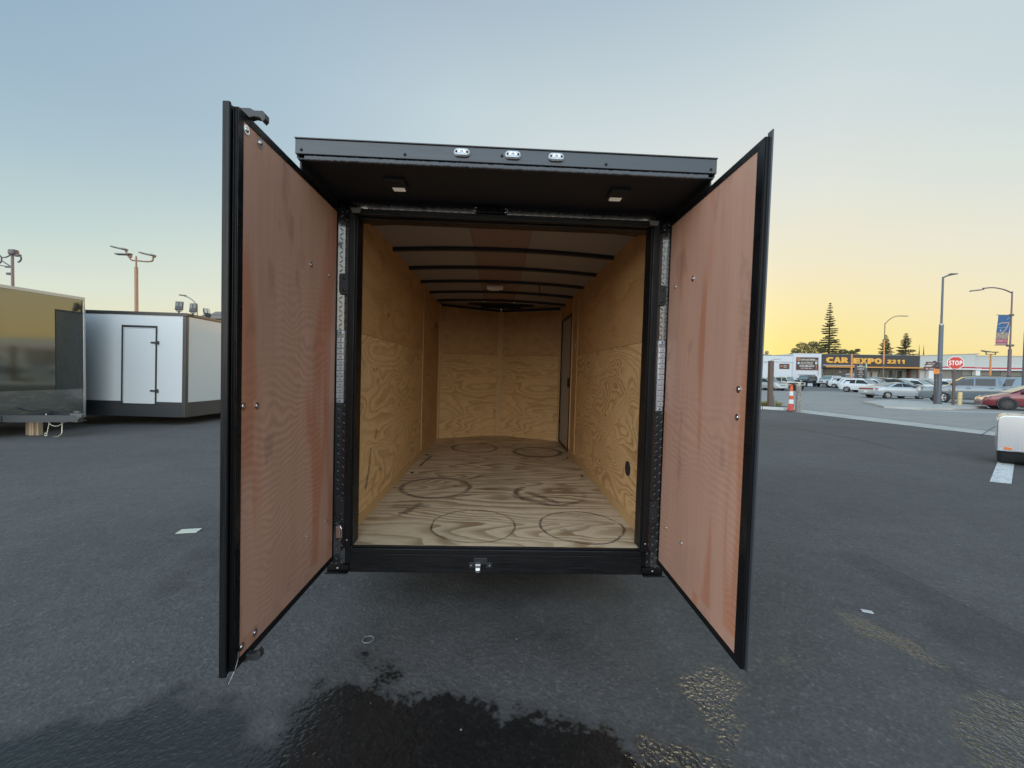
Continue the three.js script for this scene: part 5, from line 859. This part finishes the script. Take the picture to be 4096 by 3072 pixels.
const JEEP = { name: 'parked_jeep', len: 4.4, wid: 1.80, r: 0.41, spokes: 5, slope: 0.12, shoulder: 0.04, wheels: [-1.28, 1.36],
  top: [[-2.2, 0.8], [-2.17, 1.20], [-2.1, 1.82], [-1.9, 1.87], [0.25, 1.87], [0.42, 1.82], [0.72, 1.24], [0.80, 1.18], [1.75, 1.12], [2.02, 1.06], [2.08, 0.7], [2.2, 0.62]],
  belt: [[-2.3, 1.18], [0.8, 1.18], [2.3, 1.06]], low: [[-2.3, 0.55], [2.3, 0.55]], plan: [[-2.2, 0.92], [-2.05, 0.96], [0.6, 0.96], [0.9, 0.86], [2.0, 0.76], [2.2, 0.80]],
  side: [[[-2.0, 1.26], [-0.95, 1.26], [-0.95, 1.74], [-1.98, 1.74]], [[-0.85, 1.26], [-0.15, 1.26], [-0.15, 1.74], [-0.85, 1.74]], [[-0.07, 1.26], [0.62, 1.26], [0.40, 1.72], [-0.07, 1.74]]], screens: [[0.73, 0.43, 'windshield']],
  extra: (w, h) => [['fender', both(s => [1.36, -1.28].map(x => rb(1.15, 0.10, 0.26, x, 0.98, s * (w - 0.04), 0.04))).flat(), M.plastic], ['bumper', [rb(0.2, 0.20, 1.5, 2.28, 0.62, 0, 0.04), rb(0.2, 0.18, 1.5, -2.28, 0.62, 0, 0.04)], M.plastic], ['headlight', both(s => new THREE.CylinderGeometry(0.11, 0.11, 0.05, 18).rotateZ(Math.PI / 2).translate(2.10, 0.97, s * 0.50)), M.clearLens], ['grille_slot', Array.from({ length: 7 }, (_, i) => rb(0.03, 0.24, 0.055, 2.09, 0.93, -0.27 + i * 0.09, 0.02)), M.plastic], ['mirror', both(s => rb(0.12, 0.18, 0.2, 0.62, 1.32, s * (w + 0.05), 0.03)), M.plastic]] };
const CROSS = { name: 'parked_crossover', len: 4.65, wid: 1.88, r: 0.36, spokes: 6, slope: 0.30, wheels: [-1.32, 1.38],
  top: [[-2.32, 0.85], [-2.26, 1.15], [-1.9, 1.58], [-1.5, 1.70], [-0.2, 1.72], [0.25, 1.66], [1.05, 1.10], [1.4, 1.02], [2.1, 0.90], [2.28, 0.78], [2.32, 0.6]],
  belt: [[-2.4, 1.06], [1.05, 1.04], [2.4, 0.86]], low: [[-2.4, 0.42], [-2.0, 0.28], [2.0, 0.27], [2.4, 0.34]],
  side: [[[-1.75, 1.12], [-0.45, 1.10], [-0.45, 1.56], [-1.5, 1.54]], [[-0.37, 1.10], [0.98, 1.08], [0.36, 1.52], [-0.37, 1.57]]], screens: [[1.06, 0.30, 'windshield'], [-2.2, -1.85, 'rear_window']],
  extra: (w, h) => [['headlight', both(s => rb(0.22, 0.11, 0.36, 2.14, 0.80, s * 0.62, 0.03)), M.clearLens], ['grille', rb(0.05, 0.18, 0.8, 2.29, 0.62, 0, 0.03), M.plastic], ['mirror', both(s => rb(0.14, 0.13, 0.2, 0.85, 1.14, s * (w + 0.05), 0.03)), M.plastic]] };
// heading (hx, hz) of the nose -> rotation about y
const head = (hx, hz) => Math.atan2(-hz, hx);
const silver = paint([0.46, 0.48, 0.50], 0.45), slate = paint([0.155, 0.185, 0.20], 0.35), red = paint([0.17, 0.016, 0.024], 0.15), white = paint([0.66, 0.67, 0.67]), cream = paint([0.52, 0.50, 0.42]), black = paint([0.02, 0.02, 0.024]), navy = paint([0.06, 0.065, 0.085], 0.2), graph = paint([0.10, 0.105, 0.115], 0.2);
car(COUPE, 'silver two door coupe in the street with a full width red tail light', 'car', [32.85, 0, -34.4], head(1, 0.02), { body: silver, rim: M.alloy });
car(SUV, 'large slate grey SUV partly hidden by the tall lamp post and stop sign', 'suv', [31.6, 0, -27.5], head(-0.74, -0.67), { body: slate, screen: M.carGlass, rim: M.alloy });
car(SEDAN, 'dark red sporty sedan with black wheels cut by the right edge of the photo', 'car', [28.42, 0, -21.33], head(-0.79, -0.61), { body: red, rim: M.darkAlloy });
const L = (x, z) => [x, lotY(z) + 0.02, z];
car(JEEP, 'cream off road car with round headlights facing right, behind the brown wooden post', 'off-road car', L(37.3, -54.5), head(0.45, 0.9), { body: cream, rim: M.darkAlloy });
car(CROSS, 'pale grey car farthest left in the dealer lot, half hidden by the door', 'car', L(34.6, -54.0), head(0.2, 0.98), { body: paint([0.45, 0.46, 0.46], 0.3) });
const j1 = car(JEEP, 'dark off road car with a long roof rack at the left of the jeep row', 'off-road car', L(50.9, -69.5), head(-0.9, 0.42), { body: navy, rim: M.darkAlloy });
part('roof_rack', [b2(-2.0, 1.96, -0.7, 0.9, 2.03, -0.62), b2(-2.0, 1.96, 0.62, 0.9, 2.03, 0.7), ...[-1.8, -1.2, -0.6, 0, 0.6].map(x => b2(x, 1.92, -0.66, x + 0.06, 1.98, 0.66))], M.plastic, j1);
car(JEEP, 'white off road car facing left in the middle of the jeep row', 'off-road car', L(52.9, -66.8), head(-0.92, 0.38), { body: white, rim: M.darkAlloy });
car(JEEP, 'dark blue grey off road car just right of the white one facing left', 'off-road car', L(54.6, -64.3), head(-0.9, 0.42), { body: navy, rim: M.alloy });
car(JEEP, 'grey off road car with bright wheels just left of the bare orange pole', 'off-road car', L(53.2, -58.8), head(-0.86, 0.5), { body: graph, rim: M.alloy });
car(CROSS, 'white car partly hidden behind the bare orange pole and directory sign', 'car', L(50.6, -58.6), head(0.2, 0.98), { body: white, rim: M.alloy });
{ const t = thing('roof_box', 'grey rooftop cargo box on a car in front of the shop windows', 'cargo box', L(59.6, -70), head(-0.95, 0.3)); t.position.y += 1.86; part('shell', ext([[-1.25, 0], [1.1, 0], [1.35, 0.12], [1.0, 0.36], [-1.0, 0.40], [-1.3, 0.2]], 0.8, 0.05).translate(0, 0.06, -0.4), mat([0.30, 0.31, 0.32], 0.4), t); part('feet', [b2(-0.8, -0.02, -0.4, -0.7, 0.06, 0.4), b2(0.7, -0.02, -0.4, 0.8, 0.06, 0.4)], M.plastic, t); }
car(CROSS, 'dark car carrying a grey rooftop cargo box near the shop windows', 'car', L(59.6, -70), head(-0.95, 0.3), { body: navy });
const rowA = [[43.6, -49.6, white, 'white crossover nearest behind the tail of the silver coupe'], [46.0, -50.6, white, 'white crossover behind the rear window of the silver coupe'], [48.3, -49.8, black, 'black crossover with a bright windshield behind the roof of the silver coupe'], [51.1, -50.4, white, 'white crossover above the hood of the silver coupe'], [53.0, -51.2, black, 'black crossover behind the orange number sign'], [55.3, -51.0, white, 'white crossover seen between the tall lamp post and the stop sign'], [57.6, -51.0, white, 'white crossover showing over the front of the slate SUV']];
for (const [x, z, m, l] of rowA) car(CROSS, l, 'car', L(x, z), head(0.35, 0.94), { body: m }, 'front row of dealer cars behind the silver coupe');
const rowB = [[52.4, white, 'white roof'], [54.9, graph, 'dark grey roof'], [57.4, white, 'white roof'], [60.0, cream, 'cream roof'], [62.8, white, 'white roof'], [65.6, silver, 'silver roof'], [68.5, white, 'white roof'], [71.5, graph, 'dark grey roof']];
rowB.forEach(([x, m, l], i) => car(CROSS, `car with ${l}, ${['first', 'second', 'third', 'fourth', 'fifth', 'sixth', 'seventh', 'eighth'][i]} from left in the back row by the shops`, 'car', L(x, -62.5 - (i % 2) * 0.6), head(0.35, 0.94), { body: m }, 'back row of dealer cars'));
// ---------------------------------------------------------------- trailer fender cut by the right edge
{
  const t = thing('trailer_fender', 'polished tread plate fender over a wide black tyre at the right edge', 'trailer fender', [9.611, 0, -6.933], -0.86);
  const s = new THREE.Shape(); s.moveTo(-0.74, 0.27); s.lineTo(-0.74, 0.78); s.quadraticCurveTo(-0.74, 0.89, -0.62, 0.89); s.lineTo(0.9, 0.89); s.lineTo(0.9, 0.27);
  const al = pmat([0.70, 0.74, 0.80], 0.22, 0.9);
  part('fender', new THREE.ExtrudeGeometry(s, { depth: 0.9, bevelEnabled: true, bevelSize: 0.015, bevelThickness: 0.015, bevelSegments: 3 }).translate(0, 0, -0.6), al, t);
  const l = []; for (let j = 0; j < 9; j++) for (let i = 0; i < 40; i++) { const g = new THREE.SphereGeometry(1, 6, 4).scale(0.013, 0.0035, 0.0016); g.rotateZ(((i + j) % 2 ? 1 : -1) * 0.785).translate(-0.70 + i * 0.036, 0.30 + j * 0.036, 0.316); l.push(g); }
  part('tread_lugs', merge(l), al, t).userData.kind = 'stuff';
  part('marker_lens', rb(0.09, 0.05, 0.015, -0.62, 0.31, 0.322, 0.006), mat([0.75, 0.20, 0.05], 0.3), t);
  part('wheel', [new THREE.CylinderGeometry(0.30, 0.30, 1.4, 30).rotateZ(Math.PI / 2).translate(0.02, 0.30, -0.05), new THREE.TorusGeometry(0.24, 0.06, 8, 28).rotateY(Math.PI / 2).translate(-0.68, 0.30, -0.05)], M.tyre, t);
  part('frame', b2(-0.4, 0.10, -0.55, 1.4, 0.26, -0.40), M.blackSatin, t);
}

renderer.render(scene, camera);
